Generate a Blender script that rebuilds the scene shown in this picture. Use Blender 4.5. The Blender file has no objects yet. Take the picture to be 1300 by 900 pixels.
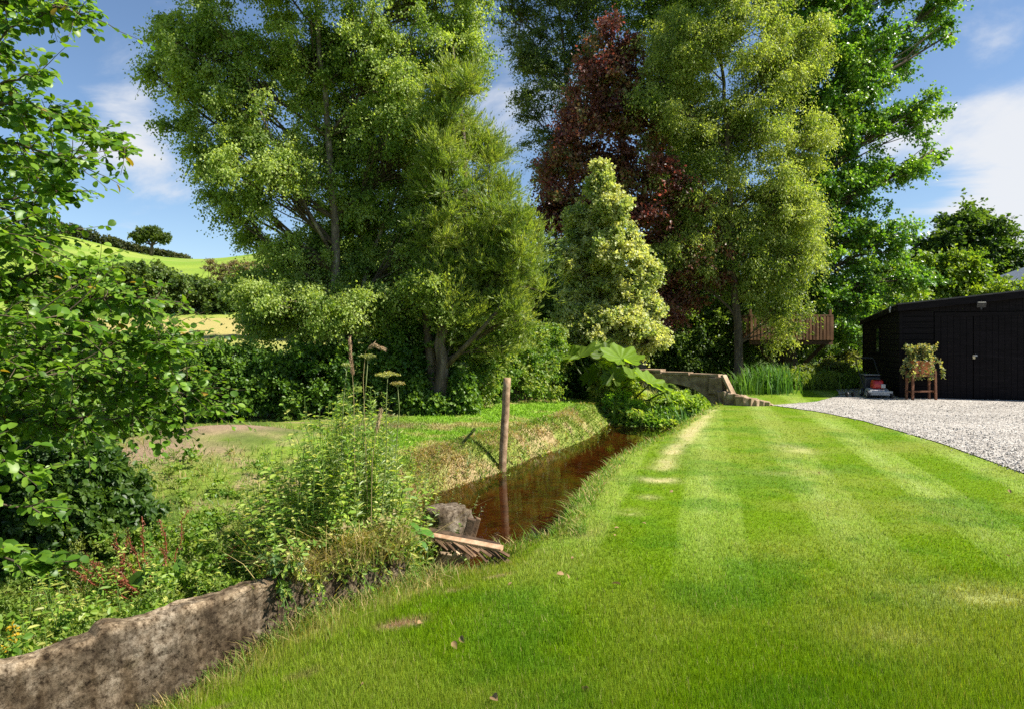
import bpy, bmesh, math, random
import numpy as np
from mathutils import Vector, Matrix
R = math.radians
scene = bpy.context.scene
COL = scene.collection
rng = np.random.default_rng(7)
random.seed(7)

# ------------------------------------------------------------------ camera, world, sun, exposure
F, HOR, EYE = 867.0, 430.0, 1.55
cam_d = bpy.data.cameras.new("camera"); cam = bpy.data.objects.new("camera", cam_d); COL.objects.link(cam)
cam.location = (0, 0, EYE); cam.rotation_euler = (R(90), 0, 0)
cam_d.sensor_width = 36; cam_d.lens = 36 * F / 1300; cam_d.shift_y = -(450 - HOR) / 1300
cam_d.clip_start = 0.05; cam_d.clip_end = 6000
scene.camera = cam

SUN_EL, SUN_AZ = R(47), R(-13)          # azimuth measured from +X towards +Y
world = bpy.data.worlds.new("World"); scene.world = world; world.use_nodes = True
wn, wl = world.node_tree.nodes, world.node_tree.links
wn.clear()
sky = wn.new("ShaderNodeTexSky"); sky.sky_type = 'NISHITA'; sky.sun_disc = False
sky.sun_elevation = SUN_EL; sky.sun_rotation = R(90) - SUN_AZ
sky.altitude = 100; sky.air_density = 1.0; sky.dust_density = 0.3; sky.ozone_density = 3.5
bg = wn.new("ShaderNodeBackground"); bg.inputs['Strength'].default_value = 0.069
out = wn.new("ShaderNodeOutputWorld")
tc = wn.new("ShaderNodeTexCoord")
def wmath(op, a, b=None, c=None):
    n = wn.new("ShaderNodeMath"); n.operation = op
    for i, v in enumerate((a, b, c)):
        if v is None: continue
        if isinstance(v, (int, float)): n.inputs[i].default_value = v
        else: wl.new(v, n.inputs[i])
    return n.outputs[0]
def wdir(x, y, z, lo, hi):
    """1 close to a direction of the sky, 0 away from it"""
    v = Vector((x, y, z)).normalized()
    d = wn.new("ShaderNodeVectorMath"); d.operation = 'DOT_PRODUCT'
    wl.new(tc.outputs['Generated'], d.inputs[0]); d.inputs[1].default_value = v
    m = wn.new("ShaderNodeMapRange"); m.interpolation_type = 'SMOOTHSTEP'
    wl.new(d.outputs['Value'], m.inputs[0])
    m.inputs[1].default_value = math.cos(R(lo)); m.inputs[2].default_value = math.cos(R(hi))
    return m.outputs[0]
sep = wn.new("ShaderNodeSeparateXYZ"); wl.new(tc.outputs['Generated'], sep.inputs[0])
zz = wmath('ADD', wmath('MAXIMUM', sep.outputs[2], 0.0), 0.22)
cmb = wn.new("ShaderNodeCombineXYZ")
wl.new(wmath('DIVIDE', sep.outputs[0], zz), cmb.inputs[0]); wl.new(wmath('DIVIDE', sep.outputs[1], zz), cmb.inputs[1])
nz = wn.new("ShaderNodeTexNoise"); nz.inputs['Scale'].default_value = 1.7; nz.inputs['Detail'].default_value = 9
nz.inputs['Roughness'].default_value = 0.58; nz.inputs['Distortion'].default_value = 0.35
wl.new(cmb.outputs[0], nz.inputs['Vector'])
boost = wmath('MULTIPLY', wdir(.70, 1, .235, 11, 1), 0.36)
boost = wmath('ADD', boost, wmath('MULTIPLY', wdir(.80, 1, .17, 8, 1), 0.24))
boost = wmath('ADD', boost, wmath('MULTIPLY', wdir(-.56, 1, .235, 7, 1), 0.20))
boost = wmath('ADD', boost, wmath('MULTIPLY', wdir(-.56, 1, .46, 11, 2), 0.17))
boost = wmath('ADD', boost, wmath('MULTIPLY', wdir(-.02, 1, .36, 12, 3), 0.22))
boost = wmath('ADD', boost, wmath('MULTIPLY', wdir(.70, 1, .50, 5, 1), 0.16))
boost = wmath('ADD', boost, wmath('MULTIPLY', wdir(-.36, 1, .30, 9, 2), -0.10))
boost = wmath('ADD', boost, wmath('MULTIPLY', wdir(.62, 1, .36, 7, 1), -0.06))
cm = wn.new("ShaderNodeMapRange"); cm.interpolation_type = 'SMOOTHSTEP'
wl.new(wmath('ADD', nz.outputs['Fac'], boost), cm.inputs[0])
cm.inputs[1].default_value = 0.69; cm.inputs[2].default_value = 0.90
mixc = wn.new("ShaderNodeMix"); mixc.data_type = 'RGBA'
wl.new(wmath('MULTIPLY', cm.outputs[0], 0.92), mixc.inputs[0]); wl.new(sky.outputs[0], mixc.inputs[6])
mixc.inputs[7].default_value = (5.7, 5.8, 6.0, 1)
wl.new(mixc.outputs[2], bg.inputs['Color']); wl.new(bg.outputs[0], out.inputs[0])

sun_d = bpy.data.lights.new("sun", 'SUN'); sun = bpy.data.objects.new("sun", sun_d); COL.objects.link(sun)
sun_d.energy = 5.0; sun_d.angle = R(0.5); sun_d.color = (1.0, 0.95, 0.86)
to_sun = Vector((math.cos(SUN_EL) * math.cos(SUN_AZ), math.cos(SUN_EL) * math.sin(SUN_AZ), math.sin(SUN_EL)))
sun.rotation_euler = to_sun.to_track_quat('Z', 'Y').to_euler(); sun.location = (40, 0, 40)
vs = scene.view_settings; vs.view_transform = 'Standard'; vs.look = 'None'; vs.gamma = 1; vs.use_curve_mapping = False
vs.exposure = 1.15
cy = scene.cycles
cy.max_bounces = 7; cy.diffuse_bounces = 3; cy.glossy_bounces = 3; cy.transmission_bounces = 4; cy.transparent_max_bounces = 8
cy.use_denoising = False; cy.caustics_reflective = False; cy.caustics_refractive = False

# ------------------------------------------------------------------ helpers
def at(px, py, d):
    return np.array([(px - 650) / F * d, d, EYE + (HOR - py) / F * d])
def norm(a):
    return a / np.maximum(np.linalg.norm(a, axis=-1, keepdims=True), 1e-9)
def rdir(n, g=rng):
    return norm(g.normal(size=(n, 3)))
def sstep(a, b, x):
    t = np.clip((x - a) / (b - a), 0, 1); return t * t * (3 - 2 * t)
def vnoise(x, y, seed=0):
    x = np.asarray(x, float); y = np.asarray(y, float)
    ix, iy = np.floor(x).astype(np.int64), np.floor(y).astype(np.int64)
    fx, fy = x - ix, y - iy
    fx, fy = fx * fx * (3 - 2 * fx), fy * fy * (3 - 2 * fy)
    def hsh(i, j):
        n = (i * 374761393 + j * 668265263 + seed * 974634777) & 0x7fffffff
        n = ((n ^ (n >> 13)) * 1274126177) & 0x7fffffff
        return ((n ^ (n >> 16)) & 0xffff) / 65535.0
    a, b = hsh(ix, iy), hsh(ix + 1, iy); c, d = hsh(ix, iy + 1), hsh(ix + 1, iy + 1)
    return (a * (1 - fx) + b * fx) * (1 - fy) + (c * (1 - fx) + d * fx) * fy
def fbm(x, y, seed=0, o=4):
    s, a, t = 0, .5, 0
    for k in range(o):
        s = s + a * vnoise(x * 2 ** k, y * 2 ** k, seed + k * 17); t += a; a *= .55
    return s / t

class Geo:
    """collects vertices, faces and per-vertex tints of ONE mesh"""
    def __init__(s): s.v, s.f, s.c, s.n = [], [], [], 0
    def add(s, v, faces, col=None):
        v = np.asarray(v, float).reshape(-1, 3); s.v.append(v)
        for f in faces: s.f.append(np.asarray(f, np.int64) + s.n)
        if col is None: col = (1, 1, 1)
        col = np.asarray(col, float)
        s.c.append(np.broadcast_to(col, (len(v), 3)) if col.ndim == 1 else col)
        s.n += len(v); return s
    def build(s, name, mat, parent=None, smooth=True, bevel=0):
        me = bpy.data.meshes.new(name)
        v = np.concatenate(s.v).astype(np.float32)
        fl = [f for f in s.f if len(f)]
        me.vertices.add(len(v)); me.vertices.foreach_set('co', v.ravel())
        li = np.concatenate([f.ravel() for f in fl]).astype(np.int32)
        tot = np.concatenate([np.full(len(f), f.shape[1]) for f in fl]).astype(np.int32)
        st = np.concatenate([[0], np.cumsum(tot)[:-1]]).astype(np.int32)
        me.loops.add(len(li)); me.loops.foreach_set('vertex_index', li)
        me.polygons.add(len(tot)); me.polygons.foreach_set('loop_start', st)
        try: me.polygons.foreach_set('loop_total', tot)
        except Exception: pass
        me.polygons.foreach_set('use_smooth', np.full(len(tot), bool(smooth)))
        at_ = me.attributes.new('tint', 'FLOAT_COLOR', 'POINT')
        c = np.ones((len(v), 4), np.float32); c[:, :3] = np.concatenate(s.c); at_.data.foreach_set('color', c.ravel())
        me.update(calc_edges=True); me.validate()
        me.materials.append(mat)
        o = bpy.data.objects.new(name, me); COL.objects.link(o)
        if parent is not None:
            o.parent = parent
            o.matrix_parent_inverse = Matrix.Translation(parent.location).inverted() if parent.type == 'EMPTY' else Matrix()
        if bevel:
            b = o.modifiers.new("bevel", 'BEVEL'); b.width = bevel; b.segments = 2; b.limit_method = 'ANGLE'
        return o
def thing(name, label, cat, loc=(0, 0, 0), group=None):
    o = bpy.data.objects.new(name, None); COL.objects.link(o); o.location = loc; o.empty_display_size = .3
    return tag(o, label, cat, group)
def tag(o, label=None, cat=None, group=None, kind=None):
    if label: o['label'] = label
    if cat: o['category'] = cat
    if group: o['group'] = group
    if kind: o['kind'] = kind
    return o

def tube(g, pts, rad, sides=6, col=(1, 1, 1), cap=True):
    pts = np.asarray(pts, float); n = len(pts); rad = np.broadcast_to(np.asarray(rad, float), (n,))
    tan = norm(np.gradient(pts, axis=0)); ref = np.array([0, 0, 1.]) if abs(tan[0, 2]) < .9 else np.array([1., 0, 0])
    a = norm(np.cross(tan, ref)); b = np.cross(tan, a)
    th = np.arange(sides) / sides * 2 * np.pi
    v = pts[:, None] + rad[:, None, None] * (np.cos(th)[None, :, None] * a[:, None] + np.sin(th)[None, :, None] * b[:, None])
    i = np.arange(n - 1)[:, None] * sides; j = np.arange(sides)[None]; k = (j + 1) % sides
    q = np.stack([i + j, i + k, i + sides + k, i + sides + j], -1).reshape(-1, 4)
    fs = [q]
    if cap: fs += [np.arange(sides)[None, ::-1], (np.arange(sides) + (n - 1) * sides)[None]]
    g.add(v, fs, col)
def box(g, c, ax, half, col=(1, 1, 1), jit=0):
    """oriented box: centre, three axes (rows), half sizes"""
    ax = norm(np.asarray(ax, float)); half = np.asarray(half, float)
    s = np.array([[x, y, z] for x in (-1, 1) for y in (-1, 1) for z in (-1, 1)], float)
    v = np.asarray(c, float) + (s * half) @ ax
    if jit: v = v + rng.normal(size=v.shape) * jit
    g.add(v, [np.array([[0, 1, 3, 2], [4, 6, 7, 5], [0, 4, 5, 1], [2, 3, 7, 6], [0, 2, 6, 4], [1, 5, 7, 3]])], col)
def abox(g, lo, hi, col=(1, 1, 1)):
    lo, hi = np.asarray(lo, float), np.asarray(hi, float)
    box(g, (lo + hi) / 2, np.eye(3), (hi - lo) / 2, col)
def plank(g, p0, p1, w, t, up=(0, 0, 1), col=(1, 1, 1), jit=0):
    p0, p1 = np.asarray(p0, float), np.asarray(p1, float); d = p1 - p0; L = np.linalg.norm(d); d = d / L
    s = norm(np.cross(d, np.asarray(up, float))); u = np.cross(s, d)
    box(g, (p0 + p1) / 2, [d, s, u], (L / 2, w / 2, t / 2), col, jit)

# leaf templates: u along, v across, w out of the leaf
T4 = (np.array([[0, 0, 0], [.45, -.5, .10], [1, 0, 0], [.45, .5, .10]]), [np.array([[0, 1, 2, 3]])])
T6 = (np.array([[0, 0, 0], [.3, -.46, .08], [.7, -.38, .05], [1, 0, -.06], [.7, .38, .05], [.3, .46, .08]]),
      [np.array([[0, 1, 2, 3], [0, 3, 4, 5]])])
TN = (np.array([[0, 0, 0],
    [.22, -.36, .07], [.22, 0, .0], [.22, .36, .07], [.55, -.50, .07], [.55, 0, -.02], [.55, .50, .07],
    [.85, -.36, .0], [.85, 0, -.07], [.85, .36, .0], [1, 0, -.13]]),
    [np.array([[1, 4, 5, 2], [2, 5, 6, 3], [4, 7, 8, 5], [5, 8, 9, 6]]), np.array([[0, 1, 2], [0, 2, 3], [7, 10, 8], [8, 10, 9]])])
TT = (np.array([[0, -.5, 0], [0, .5, 0], [1, 0, 0]]), [np.array([[0, 1, 2]])])
def scatter(g, T, pos, d, nrm, L, W, col):
    tv, tf = T; n, k = len(pos), len(tv)
    d = norm(d); s = norm(np.cross(nrm, d)); nn = np.cross(d, s)
    L = np.broadcast_to(np.asarray(L, float), (n,)); W = np.broadcast_to(np.asarray(W, float), (n,))
    v = (pos[:, None] + (tv[None, :, 0] * L[:, None])[..., None] * d[:, None]
         + (tv[None, :, 1] * W[:, None])[..., None] * s[:, None] + (tv[None, :, 2] * L[:, None])[..., None] * nn[:, None])
    off = (np.arange(n) * k)[:, None, None]
    g.add(v, [(f[None] + off).reshape(-1, f.shape[1]) for f in tf], np.repeat(np.broadcast_to(col, (n, 3)), k, axis=0))
def blades(g, pos, h, w, lean, bend, col, tipcol=None, up=None):
    """curved grass blades: pos (n,3), height, width, horizontal lean (n,2), bend"""
    n = len(pos); t = np.array([0, .38, .75, 1.0])
    h = np.broadcast_to(np.asarray(h, float), (n,)); w = np.broadcast_to(np.asarray(w, float), (n,)); bend = np.broadcast_to(np.asarray(bend, float), (n,))
    l3 = np.concatenate([lean, np.zeros((n, 1))], 1)
    th = rng.uniform(0, 2 * np.pi, n)
    ln = np.linalg.norm(lean, axis=1, keepdims=True); s2 = np.where(ln > .02, np.stack([-lean[:, 1], lean[:, 0]], 1) / np.maximum(ln, 1e-6), np.stack([np.cos(th), np.sin(th)], 1))
    tw = rng.normal(size=n) * .6; c_, s_ = np.cos(tw), np.sin(tw)
    s3 = np.stack([s2[:, 0] * c_ - s2[:, 1] * s_, s2[:, 0] * s_ + s2[:, 1] * c_, np.zeros(n)], 1)
    wt = np.array([.8, 1, .62, 0])
    c = pos[:, None] + h[:, None, None] * (t[None, :, None] * np.array([0, 0, 1.]) * (1 - .35 * bend[:, None, None] * t[None, :, None]) + (t ** 1.9)[None, :, None] * l3[:, None] * 1.0)
    a = c - s3[:, None] * (w[:, None] * wt[None] / 2)[..., None]; b = c + s3[:, None] * (w[:, None] * wt[None] / 2)[..., None]
    v = np.stack([a[:, 0], b[:, 0], a[:, 1], b[:, 1], a[:, 2], b[:, 2], c[:, 3]], 1)
    off = (np.arange(n) * 7)[:, None, None]
    col = np.broadcast_to(col, (n, 3)); tipcol = col if tipcol is None else np.broadcast_to(tipcol, (n, 3))
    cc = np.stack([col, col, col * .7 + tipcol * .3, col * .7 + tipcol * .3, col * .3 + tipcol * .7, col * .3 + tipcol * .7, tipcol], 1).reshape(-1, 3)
    g.add(v, [(np.array([[0, 1, 3, 2], [2, 3, 5, 4]])[None] + off).reshape(-1, 4), (np.array([[4, 5, 6]])[None] + off).reshape(-1, 3)], cc)

# ------------------------------------------------------------------ materials
def mat(name):
    m = bpy.data.materials.new(name); m.use_nodes = True; nt = m.node_tree; nt.nodes.clear()
    o = nt.nodes.new("ShaderNodeOutputMaterial"); return m, nt, o
def nd(nt, typ, **kw):
    n = nt.nodes.new(typ)
    for k, v in kw.items():
        if k.startswith('_'): setattr(n, k[1:], v)
        else: n.inputs[k.replace('__', ' ')].default_value = v
    return n
def leaf_mat(name, trans=.38, rough=.45, spec=.4, tboost=(1.75, 1.75, .6)):
    m, nt, o = mat(name)
    a = nd(nt, "ShaderNodeAttribute", _attribute_name='tint')
    p = nd(nt, "ShaderNodeBsdfPrincipled", Roughness=rough); p.inputs['Specular IOR Level'].default_value = spec
    t = nd(nt, "ShaderNodeBsdfTranslucent"); mx = nd(nt, "ShaderNodeMixShader", Fac=trans)
    mu = nd(nt, "ShaderNodeMix", _data_type='RGBA', _blend_type='MULTIPLY'); mu.inputs[0].default_value = 1; mu.inputs[7].default_value = (*tboost, 1)
    L = nt.links.new
    L(a.outputs['Color'], p.inputs['Base Color']); L(a.outputs['Color'], mu.inputs[6]); L(mu.outputs[2], t.inputs['Color'])
    L(p.outputs[0], mx.inputs[1]); L(t.outputs[0], mx.inputs[2]); L(mx.outputs[0], o.inputs[0]); return m
def noise_mat(name, stops, scale=6, detail=8, rough=.85, bump=.4, bscale=None, dist=.02, stretch=(1, 1, 1), spec=.3, use_tint=False, second=None):
    """colour from a noise through a ramp, bump from a finer one"""
    m, nt, o = mat(name); L = nt.links.new
    tcn = nd(nt, "ShaderNodeTexCoord"); mp = nd(nt, "ShaderNodeMapping"); mp.inputs['Scale'].default_value = stretch
    L(tcn.outputs['Object'], mp.inputs['Vector'])
    n = nd(nt, "ShaderNodeTexNoise", Scale=scale, Detail=detail, Roughness=.62); L(mp.outputs[0], n.inputs['Vector'])
    r = nd(nt, "ShaderNodeValToRGB"); els = r.color_ramp.elements
    while len(els) < len(stops): els.new(.5)
    for e, (pp, c) in zip(els, stops): e.position = pp; e.color = (*c, 1)
    L(n.outputs['Fac'], r.inputs[0]); colr = r.outputs[0]
    if second:
        sc, lo, hi, c2 = second
        n2 = nd(nt, "ShaderNodeTexNoise", Scale=sc, Detail=5, Roughness=.6); L(tcn.outputs['Object'], n2.inputs['Vector'])
        mr = nd(nt, "ShaderNodeMapRange"); mr.inputs[1].default_value = lo; mr.inputs[2].default_value = hi; L(n2.outputs['Fac'], mr.inputs[0])
        mx = nd(nt, "ShaderNodeMix", _data_type='RGBA'); L(mr.outputs[0], mx.inputs[0]); L(colr, mx.inputs[6]); mx.inputs[7].default_value = (*c2, 1); colr = mx.outputs[2]
    if use_tint:
        a = nd(nt, "ShaderNodeAttribute", _attribute_name='tint'); mx = nd(nt, "ShaderNodeMix", _data_type='RGBA', _blend_type='MULTIPLY'); mx.inputs[0].default_value = 1
        L(colr, mx.inputs[6]); L(a.outputs['Color'], mx.inputs[7]); colr = mx.outputs[2]
    p = nd(nt, "ShaderNodeBsdfPrincipled", Roughness=rough); p.inputs['Specular IOR Level'].default_value = spec
    L(colr, p.inputs['Base Color'])
    if bump:
        nb = nd(nt, "ShaderNodeTexNoise", Scale=bscale or scale * 4, Detail=6, Roughness=.65); L(mp.outputs[0], nb.inputs['Vector'])
        b = nd(nt, "ShaderNodeBump", Strength=bump, Distance=dist); L(nb.outputs['Fac'], b.inputs['Height']); L(b.outputs[0], p.inputs['Normal'])
    L(p.outputs[0], o.inputs[0]); return m
M_leaf = leaf_mat("leaf", trans=.44)
M_gloss = leaf_mat("leaf_glossy", trans=.40, rough=.42, spec=.35)
M_poplar = leaf_mat("leaf_poplar", trans=.42, rough=.34, spec=.5)
M_grass = leaf_mat("grass_blade", trans=.34, rough=.5, spec=.15, tboost=(1.55, 1.55, .5))
M_dry = leaf_mat("dry_leaf", trans=.2, rough=.7, spec=.2, tboost=(1, 1, 1))
M_birchleaf = leaf_mat("leaf_birch", trans=.48, rough=.48, spec=.4)
M_red = leaf_mat("copper_leaf", trans=.4, rough=.4, spec=.45, tboost=(1.8, .9, .8))
M_bark = noise_mat("bark", [(.3, (.035, .026, .018)), (.5, (.10, .075, .05)), (.72, (.2, .16, .115))], scale=9, stretch=(1, 1, .22), bump=.9, dist=.03)
M_birch = noise_mat("birch_bark", [(.3, (.05, .038, .03)), (.5, (.16, .12, .09)), (.7, (.36, .31, .26))], scale=7, stretch=(1, 1, .5), bump=.6, dist=.02)
M_twig = noise_mat("twig_bark", [(.3, (.04, .028, .018)), (.7, (.13, .095, .06))], scale=20, bump=.3)

# ------------------------------------------------------------------ the lie of the land
WA, WB = np.array([-2.33, 3.10]), np.array([-.77, 4.93])          # old leat wall, seen end to end
WD = (WB - WA) / np.linalg.norm(WB - WA); WN = np.array([WD[1], -WD[0]])
SY = [5.9, 6.5, 7.6, 8.8, 10.3, 13.9, 16.3, 19, 24]
SL = [-.55, -.85, -1.0, -.78, .02, 1.85, 2.6, 3.9, 6.5]
SR = [.05, .22, .52, .90, 1.68, 3.38, 4.50, 5.9, 8.5]
WATER_Z = -.45
GY = [2, 5, 7.9, 9.95, 12.8, 14.6, 15.6, 16.0, 16.8, 18.7, 21, 24]   # gravel edge
GX = [5.1, 5.5, 5.9, 6.3, 6.62, 6.5, 6.2, 6.1, 7.5, 9.0, 9.95, 10.4]
def xg(y): return np.interp(y, GY, GX) + .05 * (vnoise(y * 1.3, y * 0, 5) - .5)
def side_u(x, y):                       # >0 : lawn side
    uw = (x - WA[0]) * WN[0] + (y - WA[1]) * WN[1]
    uc = x - np.interp(y, SY, (np.array(SL) + np.array(SR)) / 2)
    k = sstep(5.0, 5.9, y); return uw * (1 - k) + uc * k
def chan(x, y):                         # distance outside the stream
    xl, xr = np.interp(y, SY, SL), np.interp(y, SY, SR)
    wob = .10 * (vnoise(y * 2.2, x * 0, 11) - .5)
    return np.maximum(np.maximum((xl - x + wob) * .8, (x - xr + wob) * .8), 6.05 - y)
def hill(x, y):
    k = 1 - sstep(-.12, .10, x / np.maximum(y, 1))
    z = np.interp(y, [0, 13, 16, 28, 40, 60, 64, 90, 130, 185, 230, 320, 3000], [0, 0, .25, 1.5, 2.35, 3.4, 4.2, 8.6, 16.3, 25.6, 28, 24, -20])
    z = z * (1 + .10 * np.sin(x / np.maximum(y, 1) * 9 + 2.4) * sstep(60, 180, y)) + sstep(80, 180, y) * 4.6 * sstep(-.48, -.75, x / np.maximum(y, 1)) + sstep(90, 150, y) * 2.5 * sstep(-.47, -.28, x / np.maximum(y, 1))
    return z * k
def height(x, y):
    x = np.asarray(x, float); y = np.asarray(y, float)
    u = side_u(x, y); s = (x - WA[0]) * WD[0] + (y - WA[1]) * WD[1]
    depth = np.interp(s, [-2, 0, .75, 1.5, 2.4], [.62, .52, .42, .2, .2]) * (1 - sstep(5.4, 7, y))
    hr = -depth * (1 - sstep(-.05, 1.25, u))
    hl = -.32 + .30 * sstep(6, 10.5, y) + .05 * (fbm(x * .9, y * .9, 3) - .5)
    hl = hl + .26 * np.exp(-(((x + 4.35) / 1.5) ** 2 + ((y - 10.3) / 1.0) ** 2))
    b = np.where(u > 0, hr, hl)
    b = b + hill(x, y) + .025 * (fbm(x * .45, y * .45, 8) - .5) * sstep(0, 1.5, u)
    c = chan(x, y) + .05 * (fbm(x * 3, y * 3, 21) - .5)
    wid = np.where(u > 0, .34, .62 + .35 * (fbm(x * .9, y * .9, 77) - .5) + .12 * sstep(9, 12, y))
    b = -.64 + (b + .64) * sstep(-.14, 1, c / wid)
    b = b - .26 * np.exp(-(((x + .42) / .33) ** 2 + ((y - 5.55) / .30) ** 2))   # hollow in front of the sluice
    return b
def lawn_mask(x, y):
    u = side_u(x, y); return (u > 0) & (x < xg(y)) & (y < 24) & (chan(x, y) > .1)
def mix(a, b, t): return a + (np.asarray(b, float) - a) * np.asarray(t)[..., None]
def gcol(x, y):
    """the soil and turf colours of the ground, with the mowing sheen painted in"""
    x = np.asarray(x, float); y = np.asarray(y, float); u = side_u(x, y)
    n1, n2, n3 = fbm(x * .8, y * .8, 31), fbm(x * 3.1, y * 3.1, 32), fbm(x * 9, y * 9, 33)
    c = np.broadcast_to(np.array([.122, .212, .004]), x.shape + (3,)).copy()
    # mown bands, about a metre apart: sheen off leaning blades painted as lighter green
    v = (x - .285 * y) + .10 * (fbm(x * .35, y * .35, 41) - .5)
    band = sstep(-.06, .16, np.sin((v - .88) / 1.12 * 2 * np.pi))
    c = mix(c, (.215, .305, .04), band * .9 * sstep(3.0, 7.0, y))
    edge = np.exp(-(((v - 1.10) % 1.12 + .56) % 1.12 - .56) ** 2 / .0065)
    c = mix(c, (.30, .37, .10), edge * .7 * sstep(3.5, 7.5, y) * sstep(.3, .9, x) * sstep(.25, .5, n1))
    c = mix(c, (.19, .245, .03), sstep(.46, .72, n1) * .7)
    c = mix(c, (.07, .17, .008), sstep(.5, .72, fbm(x * 1.7, y * 1.7, 36)) * .6)
    c = mix(c, (.20, .24, .035), sstep(.5, .75, fbm(x * 1.1 + 9, y * 1.1, 37)) * .6 * sstep(1.0, 3.0, x))
    for (ax, ay, bx, by, w) in ((4.35, 14.9, 3.05, 11.6, .13), (3.05, 11.6, 1.78, 8.2, .14)):   # worn line along the bank
        t = np.clip(((x - ax) * (bx - ax) + (y - ay) * (by - ay)) / ((bx - ax) ** 2 + (by - ay) ** 2), 0, 1)
        d = np.hypot(x - ax - t * (bx - ax), y - ay - t * (by - ay))
        c = mix(c, (.42, .36, .17), np.exp(-(d / (w * (.7 + .7 * n2))) ** 2) * (.45 + .5 * sstep(.35, .6, fbm(x * 2, y * 2, 39))))
    for (ax, ay, rx, ry, k) in ((1.62, 7.55, .22, .20, 1), (1.10, 6.12, .17, .11, 1), (1.35, 6.7, .12, .12, .5), (4.0, 9.6, .26, .5, .5), (3.3, 7.9, .5, .18, .35), (2.9, 4.1, .5, .3, .35), (1.9, 3.5, .3, .25, .3), (3.1, 3.1, .3, .3, .4), (-.25, 5.05, .2, .1, .6)):
        c = mix(c, (.44, .37, .19), np.exp(-(((x - ax) / rx) ** 2 + ((y - ay) / ry) ** 2) * 1.3) * k * sstep(.2, .55, n2))
    for (ax, ay, rx, ry, k) in ((-.62, 3.82, .15, .10, 1), (-.36, 4.50, .10, .07, .8), (-.1, 4.72, .12, .06, .7), (-1.45, 3.0, .22, .12, .8), (-1.25, 2.75, .2, .1, .7), (-1.0, 3.25, .1, .08, .5)):
        c = mix(c, (.25, .165, .105), np.exp(-(((x - ax) / rx) ** 2 + ((y - ay) / ry) ** 2) ** 2) * k * sstep(.2, .5, n3))
    # strip at the foot of the wall and above the bank: uneven, yellowish
    bankr = (1 - sstep(.10, .75, np.minimum(chan(x, y), np.where(y < 6, u * 1.1, 9)))) * (u > 0)
    c = mix(c, (.21, .25, .035), bankr * sstep(.3, .6, n2) * .9)
    c = mix(c, (.33, .27, .12), bankr * sstep(.55, .75, fbm(x * 5, y * 5, 38)) * .8)
    # left side
    left = u <= 0
    gl = np.broadcast_to(np.array([.15, .20, .03]), x.shape + (3,)).copy()
    gl = mix(gl, (.24, .20, .09), sstep(.50, .70, n2)); gl = mix(gl, (.07, .11, .018), sstep(.5, .7, n1))
    strip = sstep(8.4, 9.6, y) * sstep(-3.6, -2.2, x - .18 * (y - 10)) * (y < 25)
    st = np.broadcast_to(np.array([.15, .27, .02]), x.shape + (3,)).copy()
    st = mix(st, (.34, .30, .12), sstep(.48, .66, fbm(x * 1.6 + 4, y * 1.6, 44)) * .85)
    gl = mix(gl, st, strip)
    mound = np.exp(-(((x + 4.55) / 1.05) ** 2 + ((y - 10.5) / .62) ** 2) ** 1.5) + .8 * np.exp(-(((x + 5.2) / 1.3) ** 2 + ((y - 9.3) / .5) ** 2) ** 1.5) + .7 * np.exp(-(((x + 2.2) / 1.1) ** 2 + ((y - 12.3) / .5) ** 2))
    gl = mix(gl, (.25, .175, .115), np.clip(mound * 1.2, 0, 1) * sstep(.18, .38, n2))
    c = np.where(left[..., None], gl, c)
    # sloping bank of bare soil and cut straw, stream bed
    lb = (1 - sstep(.45, .75, chan(x, y))) * left
    c = mix(c, (.30, .225, .11), lb * sstep(.45, .65, fbm(x * 1.8, y * 1.8, 34))); c = mix(c, (.17, .20, .04), lb * (1 - sstep(.45, .65, fbm(x * 1.8, y * 1.8, 34))))
    bed = 1 - sstep(-.02, .14, chan(x, y))
    bc = np.broadcast_to(np.array([.20, .095, .035]), x.shape + (3,)).copy(); bc = mix(bc, (.10, .045, .016), sstep(.42, .62, n3)); bc = mix(bc, (.24, .145, .065), sstep(.6, .75, fbm(x * 14, y * 14, 48)))
    c = mix(c, bc, bed)
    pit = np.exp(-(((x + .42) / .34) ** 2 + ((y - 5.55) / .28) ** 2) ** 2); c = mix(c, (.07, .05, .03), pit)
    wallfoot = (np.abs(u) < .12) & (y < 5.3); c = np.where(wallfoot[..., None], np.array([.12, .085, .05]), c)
    # beyond: fields on the hill, wood floor on the right
    far = sstep(22, 27, y) + sstep(15, 18, -x) * (y > 14); far = np.clip(far, 0, 1); k = sstep(-.12, .10, x / np.maximum(y, 1))
    f = np.broadcast_to(np.array([.215, .29, .035]), x.shape + (3,)).copy()
    f = mix(f, (.15, .25, .03), sstep(.4, .65, fbm(x * .05, y * .04, 51)) * .8); f = mix(f, (.30, .31, .08), sstep(.45, .7, fbm(x * .12, y * .03, 52)) * .5); f = mix(f, (.12, .20, .02), sstep(.5, .66, fbm(x * .35, y * .12, 53)) * .45)
    f = mix(f, (.36, .29, .10), sstep(20, 34, y) * (1 - sstep(56, 62, y)) * .9)
    f = mix(f, (.05, .075, .015), k); c = mix(c, f, far)
    return c

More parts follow.
